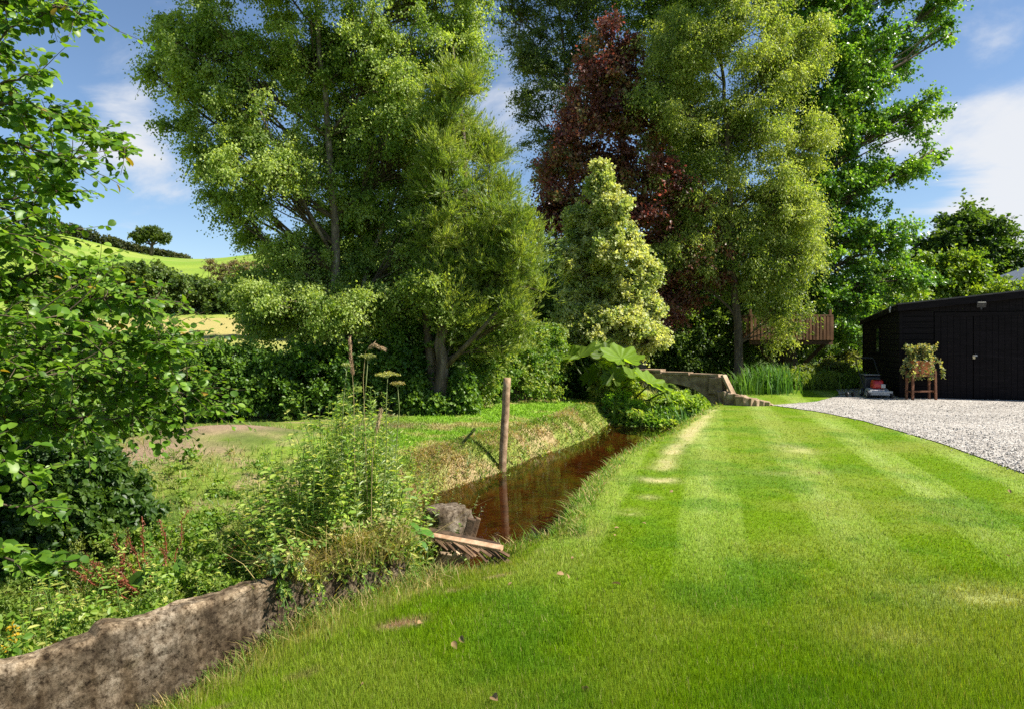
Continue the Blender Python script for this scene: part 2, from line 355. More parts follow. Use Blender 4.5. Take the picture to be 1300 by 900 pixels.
def ground_sheet():
    xs = np.concatenate([-np.geomspace(3000, 12.2, 90), np.arange(-12, -3.5, .11), np.arange(-3.5, 5.2, .05), np.arange(5.2, 14, .14), np.geomspace(14.2, 3000, 80)])
    ys = np.concatenate([-np.geomspace(300, 1.2, 25), np.arange(-1, 2, .2), np.arange(2, 11, .05), np.arange(11, 20, .075), np.arange(20, 34, .25), np.geomspace(34.4, 230, 90), np.geomspace(236, 3000, 40)])
    X, Y = np.meshgrid(xs, ys); Z = height(X, Y)
    nx, ny = len(xs), len(ys)
    i = (np.arange(ny - 1)[:, None] * nx + np.arange(nx - 1)[None]).ravel()
    g = Geo(); g.add(np.stack([X, Y, Z], -1), [np.stack([i, i + 1, i + nx + 1, i + nx], 1)], (gcol(X, Y) * (1 - .12 * (lawn_mask(X, Y) & (gcol(X, Y)[..., 0] < .9 * gcol(X, Y)[..., 1])))[..., None]).reshape(-1, 3))  # turf colour darkened under the blades to deepen the shade in the gaps
    m, nt, o = mat("turf_and_soil"); L = nt.links.new
    a = nd(nt, "ShaderNodeAttribute", _attribute_name='tint'); t = nd(nt, "ShaderNodeTexCoord")
    n = nd(nt, "ShaderNodeTexNoise", Scale=55, Detail=6, Roughness=.7); L(t.outputs['Object'], n.inputs['Vector'])
    n2 = nd(nt, "ShaderNodeTexNoise", Scale=9, Detail=6, Roughness=.7); L(t.outputs['Object'], n2.inputs['Vector'])
    ad = nd(nt, "ShaderNodeMath", _operation='ADD'); L(n.outputs['Fac'], ad.inputs[0]); L(n2.outputs['Fac'], ad.inputs[1])
    mr = nd(nt, "ShaderNodeMapRange"); mr.inputs[1].default_value = .65; mr.inputs[2].default_value = 1.35; mr.inputs[3].default_value = .6; mr.inputs[4].default_value = 1.4
    L(ad.outputs[0], mr.inputs[0])
    mu = nd(nt, "ShaderNodeVectorMath", _operation='SCALE'); L(a.outputs['Color'], mu.inputs[0]); L(mr.outputs[0], mu.inputs['Scale'])
    p = nd(nt, "ShaderNodeBsdfPrincipled", Roughness=.9); p.inputs['Specular IOR Level'].default_value = .1
    b = nd(nt, "ShaderNodeBump", Strength=.6, Distance=.02); L(n.outputs['Fac'], b.inputs['Height']); L(b.outputs[0], p.inputs['Normal'])
    L(mu.outputs[0], p.inputs['Base Color']); L(p.outputs[0], o.inputs[0])
    tag(g.build("ground", m), kind='structure')
ground_sheet()

def water():
    ys = np.concatenate([np.arange(5.8, 24, .25)]); xl = np.interp(ys, SY, SL) - .5; xr = np.interp(ys, SY, SR) + .5
    k = 12; t = np.linspace(0, 1, k)
    X = xl[:, None] * (1 - t) + xr[:, None] * t; Y = np.repeat(ys[:, None], k, 1)
    i = (np.arange(len(ys) - 1)[:, None] * k + np.arange(k - 1)[None]).ravel()
    g = Geo(); g.add(np.stack([X, Y, np.full_like(X, WATER_Z)], -1), [np.stack([i, i + 1, i + k + 1, i + k], 1)])
    m, nt, o = mat("stream_water"); L = nt.links.new
    t = nd(nt, "ShaderNodeTexCoord"); mp = nd(nt, "ShaderNodeMapping"); mp.inputs['Scale'].default_value = (1, 1.6, 1); mp.inputs['Rotation'].default_value = (0, 0, R(25)); L(t.outputs['Object'], mp.inputs['Vector'])
    n = nd(nt, "ShaderNodeTexNoise", Scale=7, Detail=3, Roughness=.5); L(mp.outputs[0], n.inputs['Vector'])
    b = nd(nt, "ShaderNodeBump", Strength=.10, Distance=.012); L(n.outputs['Fac'], b.inputs['Height'])
    fr = nd(nt, "ShaderNodeFresnel", IOR=1.33); L(b.outputs[0], fr.inputs['Normal'])
    tr = nd(nt, "ShaderNodeBsdfTransparent"); tr.inputs[0].default_value = (.46, .32, .17, 1)
    df = nd(nt, "ShaderNodeBsdfDiffuse"); df.inputs[0].default_value = (.022, .014, .007, 1)
    gl = nd(nt, "ShaderNodeBsdfGlossy", Roughness=.03); L(b.outputs[0], gl.inputs['Normal'])
    m0 = nd(nt, "ShaderNodeMixShader", Fac=.10); L(tr.outputs[0], m0.inputs[1]); L(df.outputs[0], m0.inputs[2])
    m1 = nd(nt, "ShaderNodeMixShader"); L(fr.outputs[0], m1.inputs[0]); L(m0.outputs[0], m1.inputs[1]); L(gl.outputs[0], m1.inputs[2]); L(m1.outputs[0], o.inputs[0])
    tag(g.build("water", m), kind='structure')
water()

def gravel():
    ys = np.concatenate([np.arange(2, 16.0, .12), np.arange(16.0, 26, .12)])
    t = np.concatenate([np.linspace(0, .12, 10), np.linspace(.14, 1, 60)])
    X = xg(ys)[:, None] * (1 - t) + 32 * t; Y = np.repeat(ys[:, None], len(t), 1)
    Z = height(X, Y) + .012 + .03 * (fbm(X * 1.5, Y * 1.5, 61) - .4) * sstep(0, .02, t)[None]
    k = len(t); i = (np.arange(len(ys) - 1)[:, None] * k + np.arange(k - 1)[None]).ravel()
    g = Geo(); g.add(np.stack([X, Y, Z], -1), [np.stack([i, i + 1, i + k + 1, i + k], 1)])
    m, nt, o = mat("pale_gravel"); L = nt.links.new
    t = nd(nt, "ShaderNodeTexCoord")
    vo = nd(nt, "ShaderNodeTexVoronoi", Scale=38); L(t.outputs['Object'], vo.inputs['Vector'])
    rp = nd(nt, "ShaderNodeValToRGB"); e = rp.color_ramp.elements; e[0].position = .1; e[0].color = (.17, .145, .12, 1); e[1].position = .9; e[1].color = (.58, .54, .48, 1)
    sp = nd(nt, "ShaderNodeSeparateColor"); L(vo.outputs['Color'], sp.inputs[0]); L(sp.outputs[0], rp.inputs[0])
    n = nd(nt, "ShaderNodeTexNoise", Scale=.8, Detail=4); L(t.outputs['Object'], n.inputs['Vector'])
    mr = nd(nt, "ShaderNodeMapRange"); mr.inputs[1].default_value = .3; mr.inputs[2].default_value = .7; mr.inputs[3].default_value = .78; mr.inputs[4].default_value = 1.08; L(n.outputs['Fac'], mr.inputs[0])
    mu = nd(nt, "ShaderNodeVectorMath", _operation='SCALE'); L(rp.outputs[0], mu.inputs[0]); L(mr.outputs[0], mu.inputs['Scale'])
    p = nd(nt, "ShaderNodeBsdfPrincipled", Roughness=.85); p.inputs['Specular IOR Level'].default_value = .2
    b = nd(nt, "ShaderNodeBump", Strength=1, Distance=.02); b.invert = True; L(vo.outputs['Distance'], b.inputs['Height']); L(b.outputs[0], p.inputs['Normal'])
    L(mu.outputs[0], p.inputs['Base Color']); L(p.outputs[0], o.inputs[0])
    tag(g.build("driveway", m), kind='structure')
    # loose stones lying on it
    n = 60000; py = HOR + rng.uniform(70, 330, n); d = EYE * F / py.clip(HOR + 62) if False else EYE * F / (py - HOR)
    px = rng.uniform(900, 1950, n); x = (px - 650) / F * d; ok = (x > xg(d) - .16 * rng.random(n) ** 4) & (d < 22); x, d = x[ok], d[ok]; n = len(x)
    o8 = np.array([[1, 0, 0], [-1, 0, 0], [0, 1, 0], [0, -1, 0], [0, 0, 1], [0, 0, -1]], float)
    f8 = np.array([[0, 2, 4], [2, 1, 4], [1, 3, 4], [3, 0, 4], [2, 0, 5], [1, 2, 5], [3, 1, 5], [0, 3, 5]])
    r = rng.uniform(.008, .017, n)
    v = o8[None] * rng.uniform(.6, 1.25, (n, 6, 1)) * r[:, None, None]; v[..., 2] *= .8
    th = rng.uniform(0, 6.28, n); c, s = np.cos(th)[:, None], np.sin(th)[:, None]
    v = np.stack([v[..., 0] * c - v[..., 1] * s, v[..., 0] * s + v[..., 1] * c, v[..., 2] + .3 * v[..., 0]], -1)
    v += np.stack([x, d, height(x, d) + .014 + r * .4], -1)[:, None]
    tone = rng.uniform(.22, .66, n) * rng.choice([1, 1, 1, .5], n); col = tone[:, None] * np.array([1, .94, .85])
    g = Geo(); g.add(v, [(f8[None] + (np.arange(n) * 6)[:, None, None]).reshape(-1, 3)], np.repeat(col, 6, 0))
    ms = noise_mat("gravel_stone", [(.3, (.8, .8, .8)), (.7, (1, 1, 1))], scale=30, bump=.2, use_tint=True)
    tag(g.build("loose_gravel", ms, smooth=False), "loose pale grey gravel chippings covering the driveway in front of the black barn", "gravel", kind='stuff')
gravel()

# ------------------------------------------------------------------ trees
def leafcloud(g, c, r, ntw, nlf, L, W, pal, droop=.3, hang=.3, up=.6, T=T4, along=.6, jit=.10, flat=.75, wvar=.35, tw_up=.15, g_tw=None):
    """twigs fan out of every clump centre, leaves sit along the twigs"""
    n = len(c); pal = np.asarray(pal, float)
    r = np.broadcast_to(np.asarray(r, float), (n,))
    cc = np.repeat(c, ntw, 0); rr = np.repeat(r, ntw)
    d = rdir(n * ntw); d[:, 2] = d[:, 2] * flat + tw_up; d = norm(d)
    ln = rr * rng.uniform(.45, 1.15, n * ntw)
    cl = np.repeat(rng.uniform(0, 1, n), ntw); cl = np.clip(cl + rng.normal(size=len(cl)) * .18, 0, 1)
    P = np.repeat(cc, nlf, 0); D = np.repeat(d, nlf, 0); LN = np.repeat(ln, nlf); CL = np.repeat(cl, nlf); m = len(P)
    t = rng.uniform(.08, 1, m)
    pos = P + D * (LN * t)[:, None]; pos[:, 2] -= droop * LN * t * t
    pos += rng.normal(size=(m, 3)) * (jit * LN)[:, None]
    tan = D.copy(); tan[:, 2] -= 2 * droop * t
    ld = norm(tan) * along + rdir(m) * (1 - along) * 1.3; ld[:, 2] -= hang
    nr = rdir(m) + np.array([.40, -.28, up])
    k = np.clip(CL + rng.normal(size=m) * .15, 0, .999) * (len(pal) - 1); i = k.astype(int); fr = (k - i)[:, None]
    col = pal[i] * (1 - fr) + pal[np.minimum(i + 1, len(pal) - 1)] * fr
    col = col * rng.uniform(.8, 1.2, (m, 1))
    s = 1 + wvar * rng.uniform(-1, 1, m)
    scatter(g, T, pos, ld, nr, L * s, W * s, col)
    if g_tw is not None:                                   # thin twigs as slender prisms
        sel = rng.random(len(cc)) < g_tw[1]; q = cc[sel]; dd = d[sel]; ll = ln[sel]; k3 = len(q)
        if k3:
            a = norm(np.cross(dd, rdir(k3))); b = np.cross(dd, a); tt = np.array([0, .5, 1.]); w = g_tw[2]
            p = q[:, None] + dd[:, None] * (ll[:, None] * tt)[..., None]; p[..., 2] -= droop * ll[:, None] * tt ** 2
            rad = w * np.array([1, .7, .35]); ang = np.arange(3) * 2.0944
            v = p[:, :, None] + rad[None, :, None, None] * (np.cos(ang)[None, None, :, None] * a[:, None, None] + np.sin(ang)[None, None, :, None] * b[:, None, None])
            f = np.array([[i * 3 + j, i * 3 + (j + 1) % 3, i * 3 + 3 + (j + 1) % 3, i * 3 + 3 + j] for i in (0, 1) for j in range(3)])
            g_tw[0].add(v, [(f[None] + (np.arange(k3) * 9)[:, None, None]).reshape(-1, 4)], (1, 1, 1))

def branch_path(p0, p1, sag=.1, wob=.06, n=7):
    p0, p1 = np.asarray(p0, float), np.asarray(p1, float); t = np.linspace(0, 1, n)[:, None]; L = np.linalg.norm(p1 - p0)
    m = (p0 + p1) / 2 + np.array([0, 0, sag * L]) + rng.normal(size=3) * wob * L
    return (1 - t) ** 2 * p0 + 2 * t * (1 - t) * m + t * t * p1 + np.concatenate([[[0, 0, 0]], rng.normal(size=(n - 2, 3)) * .012 * L, [[0, 0, 0]]])

def tree(name, label, cat, d, trunk, r0, lobes, leaf, group=None, bark=None, lmat=None, dens=3.0, clump=.5, depth=.8, ddepth=.6, shell=.5, tube_min=.012, twig=.15, extra_trunks=()):
    """trunk: pixel path (px,py) at distance d read as metres there; lobes: (px,py,rx,ry[,dd]) in pixels at that distance"""
    tp = np.array([at(a, b, d) for a, b in trunk]); tp[0, 2] = float(height(tp[0, 0], tp[0, 1])) - .05
    base = tp[0].copy()
    root = thing(name, label, cat, base, group)
    # resample the trunk
    s = np.concatenate([[0], np.cumsum(np.linalg.norm(np.diff(tp, axis=0), axis=1))]); ss = np.linspace(0, s[-1], 22)
    T_ = np.stack([np.interp(ss, s, tp[:, k]) for k in range(3)], 1)
    T_[1:-1] += rng.normal(size=(20, 3)) * np.array([.5, .5, 0]) * r0 * .35
    tr = r0 * (1 - .9 * (ss / s[-1]) ** .85); tr[0] *= 1.35; tr[1] *= 1.08
    gt, gb, gl = Geo(), Geo(), Geo()
    tube(gt, T_, tr, 10)
    for (path, rr) in extra_trunks:
        q = np.array([at(a, b, d + dd) for a, b, dd in path]); q[0, 2] = max(q[0, 2], float(height(q[0, 0], q[0, 1])) - .05)
        tube(gt, q, np.linspace(rr, rr * .3, len(q)), 8)
    for lb in lobes:
        px, py, rx, ry = lb[:4]; dd = lb[4] if len(lb) > 4 else rng.uniform(-ddepth, ddepth)
        c = at(px, py, d); c[1] += dd
        rad = np.array([rx / F * d, max(depth * (rx + ry) / 2 / F * d, .25), ry / F * d])
        n = max(4, int(4.2 * dens * rad[0] * rad[2] * np.pi / (clump ** 2) / 3.0))
        q = rdir(n) * (rng.random(n) ** shell)[:, None] * rad + c
        # limb from the trunk to the lobe, then branchlets to the clumps
        hd = np.linalg.norm(c[:2] - np.stack([np.interp(c[2], T_[:, 2], T_[:, k]) for k in (0, 1)]))
        za = np.clip(c[2] - .75 * hd - .2, T_[3, 2], T_[-2, 2])
        i = int(np.argmin(np.abs(T_[:, 2] - za))); p0 = T_[i]
        limb = branch_path(p0, c, sag=.06); lr = min(tr[i] * .5, .012 * np.linalg.norm(c - p0) + .012)
        tube(gb, limb, np.linspace(lr, max(lr * .35, tube_min), 7), 6)
        for e in q:
            j = rng.integers(2, 7); b0 = limb[j]
            tube(gb, branch_path(b0, e, sag=.05, n=5), np.linspace(max(lr * .35, tube_min), tube_min * .6, 5), 4, cap=False)
        leafcloud(gl, q, clump * rng.uniform(.7, 1.25, n), g_tw=(gb, twig, tube_min * .45), **leaf)
    gt.build("trunk", bark or M_bark, root); gb.build("branches", M_twig, root)
    gl.build("crown", lmat or M_leaf, root, smooth=False)
    return root

BIRCH = dict(jit=.13, ntw=18, nlf=21, L=.052, W=.040, pal=[(.10, .165, .025), (.20, .29, .045), (.38, .45, .14), (.29, .37, .08)], droop=.55, hang=.55, up=.3, along=.45)
tree("birch_tree", "tall spreading birch with fine drooping leaves behind the hedge on the left", "tree", 14.6,
     [(428, 540), (424, 420), (425, 300), (418, 180), (405, 60), (395, -80), (390, -200)], .13,
     [(300, -50, 100, 80), (430, -80, 130, 90), (560, -40, 80, 70), (272, 68, 62, 52), (380, 60, 95, 75), (500, 80, 100, 85), (578, 40, 44, 50),
      (305, 150, 62, 55), (420, 170, 95, 75), (520, 180, 85, 75), (345, 225, 60, 55), (450, 255, 105, 65), (560, 285, 75, 55), (612, 305, 42, 38),
      (385, 325, 70, 50), (480, 345, 95, 55), (560, 365, 50, 40), (350, 380, 36, 30), (430, 395, 85, 32), (500, 400, 60, 30), (228, 78, 26, 26), (226, 168, 26, 12), (215, 42, 22, 16), (240, 120, 26, 20), (250, 195, 26, 16), (205, 100, 14, 10), (262, 215, 20, 14), (300, 300, 26, 18), (250, 20, 30, 24), (275, 240, 26, 16), (285, 268, 20, 18), (335, 375, 40, 34), (375, 405, 55, 30), (320, 405, 26, 22), (460, -170, 120, 70), (330, -140, 90, 60)],
     BIRCH, bark=M_birch, lmat=M_birchleaf, dens=2.35, clump=.44, depth=1.0, ddepth=.9,
     extra_trunks=[([(432, 470, .2), (470, 330, .3), (520, 200, .4), (545, 60, .5), (560, -60, .5)], .055), ([(425, 330, 0), (370, 230, -.4), (320, 120, -.6), (290, 20, -.6)], .04)])
CON = dict(ntw=26, nlf=26, L=.085, W=.013, pal=[(.125, .195, .03), (.20, .27, .045), (.31, .35, .08)], droop=-.1, hang=-.25, up=.1, along=.8, tw_up=.45, jit=.05, wvar=.5, T=T4)
tree("conifer_tree", "feathery yellow-green conifer with dark leaning trunk between the birch and the pale maple", "tree", 13.9,
     [(556, 545), (560, 500), (562, 430), (580, 330), (590, 230), (585, 120), (575, 60)], .15,
     [(578, 125, 30, 45), (600, 180, 40, 50), (628, 235, 42, 50), (650, 290, 42, 48), (664, 345, 40, 48), (650, 400, 42, 36), (600, 300, 48, 60), (560, 400, 34, 26), (590, 380, 40, 45), (620, 360, 50, 45), (560, 230, 35, 50), (545, 320, 30, 50), (585, 425, 34, 22), (640, 440, 28, 18), (560, 165, 28, 40)],
     CON, dens=2.1, clump=.46, depth=1.0, ddepth=.5, tube_min=.010,
     extra_trunks=[([(562, 470, 0), (600, 430, -.3), (632, 395, -.5), (640, 372, -.3)], .06), ([(556, 540, .1), (545, 440, .3), (535, 330, .4), (540, 200, .4)], .13)])
tree("pale_maple_tree", "cone shaped maple with cream and yellow variegated leaves", "tree", 19.0,
     [(770, 535), (772, 450), (768, 330), (764, 205)], .10,
     [(765, 214, 7, 16), (763, 240, 16, 20), (775, 268, 22, 18), (768, 285, 32, 26), (747, 300, 25, 26), (779, 320, 38, 28), (742, 345, 29, 26), (793, 360, 38, 30), (756, 375, 43, 30), (807, 395, 31, 26), (733, 400, 27, 26), (775, 415, 45, 28), (747, 435, 31, 20), (811, 425, 22, 20), (798, 445, 27, 14), (733, 272, 14, 16), (719, 330, 14, 16), (823, 340, 14, 16), (832, 395, 14, 16), (830, 430, 13, 14), (717, 420, 16, 16)],
     dict(ntw=14, nlf=20, L=.072, W=.062, pal=[(.20, .27, .075), (.36, .41, .16), (.52, .53, .28), (.44, .44, .19)], droop=.15, hang=.15, up=.7, along=.5, flat=.6), dens=3.4, clump=.30, depth=1.1, ddepth=.6, twig=.1)
tree("copper_maple_tree", "tall maple with dark copper red leaves behind the pale variegated maple", "tree", 22.0,
     [(815, 525), (812, 430), (800, 300), (785, 150), (775, 40)], .2,
     [(775, 55, 26, 30), (785, 100, 42, 40), (745, 140, 34, 42), (795, 160, 50, 44), (735, 195, 34, 34), (770, 215, 44, 34), (825, 225, 38, 40), (705, 245, 18, 42), (850, 290, 42, 38), (885, 320, 24, 24), (845, 350, 40, 30), (880, 375, 24, 14), (830, 395, 34, 24), (800, 270, 45, 40), (710, 205, 24, 26), (760, 95, 34, 40), (815, 130, 30, 40), (705, 280, 26, 30), (870, 260, 30, 30), (890, 350, 30, 22), (740, 260, 40, 40)],
     dict(jit=.15, ntw=15, nlf=18, L=.10, W=.085, pal=[(.10, .045, .038), (.18, .07, .052), (.27, .115, .08), (.24, .15, .07), (.15, .18, .045)], droop=.25, hang=.3, up=.7, along=.5, flat=.6), lmat=M_red, dens=1.35, clump=.60, depth=.9, ddepth=.5)
GREY = dict(ntw=13, nlf=17, L=.075, W=.055, pal=[(.072, .109, .029), (.123, .174, .043), (.174, .225, .065)], droop=.3, hang=.3, up=.5, along=.5)
tree("alder_tree", "tall open crowned dark alder rising behind the copper maple", "tree", 27.0,
     [(735, 525), (730, 400), (725, 250), (720, 100), (700, -60)], .2,
     [(652, 15, 36, 42), (690, -10, 60, 50), (690, 88, 42, 50), (730, 60, 45, 50), (670, 70, 30, 40), (720, 150, 45, 50), (672, 150, 24, 40), (700, 200, 36, 40), (745, 10, 55, 50), (690, -80, 80, 50), (740, -100, 70, 60), (700, 280, 40, 50), (715, 350, 50, 50)],
     GREY, dens=1.5, clump=.6, depth=.8, twig=.5)
tree("ivy_clad_ash_tree", "tall mid green ash wrapped in dark ivy between the copper maple and the willow", "tree", 26.0,
     [(862, 525), (858, 400), (850, 250), (850, 100), (855, -60)], .26,
     [(830, 20, 55, 60), (880, -10, 60, 60), (850, 90, 50, 60), (840, -80, 90, 70), (860, 160, 45, 60), (855, 230, 40, 60), (870, 300, 55, 55), (880, 370, 70, 50), (930, 380, 60, 50), (850, 410, 50, 40), (960, 300, 55, 60)],
     dict(ntw=18, nlf=20, L=.085, W=.062, pal=[(.09, .16, .022), (.15, .23, .032), (.23, .30, .05)], droop=.3, hang=.3, up=.5, along=.5), dens=1.8, clump=.75, depth=.8)
tree("willow_tree", "silvery yellow-green willow with drooping sprays left of the poplar", "tree", 21.5,
     [(935, 520), (938, 430), (930, 330), (925, 200), (915, 60), (905, -60)], .16,
     [(865, 70, 50, 55), (925, 45, 65, 60), (985, 90, 42, 55), (895, 160, 65, 60), (950, 160, 65, 65), (860, 245, 42, 45), (925, 255, 75, 60), (985, 250, 50, 60), (960, 330, 65, 50), (900, 320, 45, 45), (1000, 330, 35, 40), (985, 395, 30, 30), (930, -50, 80, 60), (1030, 180, 25, 40), (855, 30, 24, 50), (995, 420, 22, 18), (1015, 60, 50, 60), (840, 130, 40, 50), (1020, 290, 40, 50), (850, 330, 30, 40)],
     dict(ntw=17, nlf=20, L=.085, W=.040, pal=[(.12, .18, .025), (.20, .27, .045), (.38, .42, .14), (.28, .34, .07)], droop=.5, hang=.5, up=.4, along=.45, jit=.16), lmat=M_birchleaf, dens=1.9, clump=.58, depth=.9, ddepth=.9)
POP = dict(ntw=12, nlf=15, L=.10, W=.085, pal=[(.065, .160, .017), (.109, .232, .023), (.160, .290, .032), (.232, .348, .051)], droop=.2, hang=.35, up=.5, along=.45)
tree("poplar_tree", "large bright green poplar with airy glossy crown left of the black barn", "tree", 25.0,
     [(1002, 520), (1000, 440), (995, 350), (1000, 220), (1010, 80), (1020, -80), (1022, -200)], .30,
     [(1060, -40, 85, 70), (1150, -30, 60, 45), (1050, 70, 72, 65), (1130, 60, 55, 48), (1192, 5, 30, 26), (1080, 150, 75, 55), (1155, 150, 32, 30), (1190, 55, 18, 14), (1070, 235, 70, 55), (1140, 222, 30, 26), (1050, 310, 65, 52), (1115, 300, 36, 40), (1150, 355, 28, 22), (1100, 365, 50, 34), (1050, 385, 60, 34), (1010, 260, 40, 60), (1020, 20, 50, 60), (1070, 415, 40, 26), (1080, -130, 110, 60), (1175, 195, 16, 14), (1030, 140, 60, 60)],
     POP, lmat=M_poplar, dens=1.65, clump=.55, depth=.9, ddepth=.9, twig=.35,
     extra_trunks=[([(1003, 460, .1), (1020, 340, .3), (1045, 200, .5), (1070, 60, .6), (1090, -60, .6)], .16)])
tree("oak_tree", "dark rounded oak standing tallest behind the black barn roof", "tree", 46.0,
     [(1228, 520), (1228, 400), (1228, 300)], .4,
     [(1228, 280, 34, 20), (1210, 300, 34, 22), (1255, 300, 34, 22), (1185, 318, 26, 16), (1230, 325, 55, 26), (1280, 325, 26, 22), (1300, 345, 28, 24), (1260, 355, 50, 26), (1200, 350, 40, 26), (1160, 330, 20, 14), (1330, 340, 30, 30)],
     dict(ntw=11, nlf=12, L=.24, W=.19, pal=[(.041, .084, .014), (.072, .131, .022), (.109, .167, .026)], droop=.1, hang=.1, up=.9, along=.5, flat=.5), dens=2.4, clump=.95, depth=.9, shell=.4)
for k, (d_, base_, lobes_, lab) in enumerate((
     (34.0, 1215, [(1190, 340, 32, 18), (1225, 335, 34, 20), (1175, 362, 44, 24), (1235, 360, 46, 24), (1215, 385, 70, 24), (1270, 375, 34, 20), (1300, 385, 30, 20)], "yellow-green lime tree showing above the middle of the black barn roof"),
     (31.0, 1130, [(1135, 345, 30, 26), (1120, 375, 36, 26), (1155, 378, 34, 22), (1110, 405, 44, 24), (1150, 410, 40, 24), (1090, 430, 40, 24), (1120, 445, 46, 24)], "bushy bright green tree beside the left end of the black barn"))):
    tree("lime_tree", lab, "tree", d_, [(base_, 520), (base_, 430), (base_, 350)], .18, lobes_,
         dict(ntw=12, nlf=14, L=.17, W=.13, pal=[(.09, .17, .018), (.15, .23, .022), (.21, .28, .03)], droop=.2, hang=.2, up=.8, along=.5), dens=2.4, clump=.75, depth=.9)
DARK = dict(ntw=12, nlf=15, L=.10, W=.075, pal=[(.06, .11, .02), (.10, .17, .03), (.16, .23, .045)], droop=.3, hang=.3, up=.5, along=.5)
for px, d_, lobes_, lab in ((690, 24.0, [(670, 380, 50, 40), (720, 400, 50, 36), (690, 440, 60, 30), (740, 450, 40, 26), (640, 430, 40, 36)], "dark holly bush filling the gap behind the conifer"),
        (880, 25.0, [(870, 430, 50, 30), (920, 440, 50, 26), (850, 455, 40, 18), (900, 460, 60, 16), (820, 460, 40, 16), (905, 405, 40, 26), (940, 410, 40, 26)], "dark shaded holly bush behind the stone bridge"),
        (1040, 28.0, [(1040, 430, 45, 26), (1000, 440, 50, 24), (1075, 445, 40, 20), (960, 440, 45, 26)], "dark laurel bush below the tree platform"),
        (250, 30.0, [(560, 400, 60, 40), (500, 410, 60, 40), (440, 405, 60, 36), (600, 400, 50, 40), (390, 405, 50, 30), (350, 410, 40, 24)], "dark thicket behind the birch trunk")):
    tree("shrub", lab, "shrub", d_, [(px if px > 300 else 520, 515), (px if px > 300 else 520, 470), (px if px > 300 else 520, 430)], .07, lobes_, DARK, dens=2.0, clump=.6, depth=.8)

# ------------------------------------------------------------------ far hill: lone tree and hedgerows
def far_tree(name, label, px, py, d, lobes, leaf, clump, r0):
    b = at(px, py, d); b[2] = float(height(b[0], b[1]))
    root = thing(name, label, "tree", b); gt, gl, gb = Geo(), Geo(), Geo()
    top = b + np.array([0, 0, 6.0])
    tube(gt, [b - [0, 0, .3], b + [.1, 0, 1.5], b + [.2, 0, 3]], [r0 * 1.3, r0, r0 * .8], 8)
    for px_, py_, rx, ry in lobes:
        c = at(px_, py_, d); rad = np.array([rx, (rx + ry) * .5, ry]) / F * d
        n = max(5, int(10 * rad[0] * rad[2] / clump ** 2)); q = c + rdir(n) * (rng.random(n) ** .45)[:, None] * rad
        tube(gb, branch_path(b + [.2, 0, 2.6], c, n=6), np.linspace(r0 * .55, r0 * .15, 6), 5)
        for e in q[:14]: tube(gb, branch_path(c, e, n=4), np.linspace(r0 * .15, r0 * .06, 4), 4, cap=False)
        leafcloud(gl, q, clump, **leaf)
    gt.build("trunk", M_bark, root); gb.build("branches", M_twig, root); gl.build("crown", M_leaf, root, smooth=False)
FARL = dict(ntw=10, nlf=10, L=.36, W=.30, pal=[(.05, .085, .016), (.085, .13, .022), (.12, .16, .03)], droop=.1, hang=.1, up=.9)
far_tree("hawthorn_tree", "lone rounded windswept tree standing on the skyline of the grassy hill", 192, 316, 178.0,
         [(190, 295, 16, 6.5), (175, 301, 10, 5), (206, 301, 10, 5), (191, 301, 21, 5.5), (178, 306, 8, 3), (207, 306, 8, 3)], FARL, .9, .42)

def hedge_run(name, label, pts, hgt, wid, leaf, clump, dens, m=None, base_gap=0.0, part="foliage", stems=True, profile=None, group=None):
    """a hedge along a ground line; pts = [(x, y, height factor)]"""
    P = np.array(pts, float); s = np.concatenate([[0], np.cumsum(np.hypot(*np.diff(P[:, :2], axis=0).T))])
    n = int(s[-1] * hgt * dens / clump ** 2); t = rng.uniform(0, s[-1], n)
    x, y, hf = (np.interp(t, s, P[:, k]) for k in range(3))
    tx = np.gradient(np.interp(np.linspace(0, s[-1], 50), s, P[:, 0])); ty = np.gradient(np.interp(np.linspace(0, s[-1], 50), s, P[:, 1]))
    ang = np.interp(t, np.linspace(0, s[-1], 50), np.unwrap(np.arctan2(ty, tx)))
    lump = .72 + .5 * fbm(t / (hgt * .8), t * 0 + hgt, 71, 3)
    H_ = hgt * hf * lump; zz = rng.random(n) ** .8
    off = rng.uniform(-1, 1, n) * wid * (.35 + .65 * np.sqrt(np.clip(1 - (zz * 1.0 - .35) ** 2 / .8, .05, 1))) * (.8 + .5 * vnoise(t * 1.1, zz * 2.5, 73))
    x2, y2 = x - np.sin(ang) * off, y + np.cos(ang) * off
    z0 = height(x2, y2); q = np.stack([x2, y2, z0 + base_gap + clump * .3 + zz * (H_ - clump * .5 - base_gap)], 1)
    root = thing(name, label, "hedge", (P[0, 0], P[0, 1], float(height(P[0, 0], P[0, 1]))), group)
    g = Geo(); gs = Geo(); leafcloud(g, q, clump * rng.uniform(.7, 1.3, n), **leaf)
    for i in range(min(n, int(s[-1] * 2.2 / max(hgt * .5, .5)))):
        k = rng.integers(n); b = np.array([x[k], y[k], float(height(x[k], y[k])) - .05])
        tube(gs, branch_path(b, q[k], n=5), np.linspace(.012 * hgt, .004 * hgt, 5), 5, cap=False)
    run = np.stack([P[:, 0], P[:, 1], height(P[:, 0], P[:, 1]) + .01], 1); tube(gs, run, .02, 5)
    g.build(part, m or M_leaf, root, smooth=False)
    if stems: gs.build("branches", M_twig, root)
    return root
def ray(px, d): return ((px - 650) / F * d, d)
hedge_run("hedgerow", "dark hedgerow along the skyline of the grassy hill beside the lone tree",
          [(*ray(20, 172), 1.5), (*ray(90, 178), 1.25), (*ray(150, 182), .9), (*ray(195, 186), .8), (*ray(240, 190), .45)], 2.7, 1.5,
          dict(ntw=7, nlf=9, L=.42, W=.36, pal=[(.035, .05, .016), (.06, .08, .02), (.09, .09, .03)], up=.9), .9, 3.0)
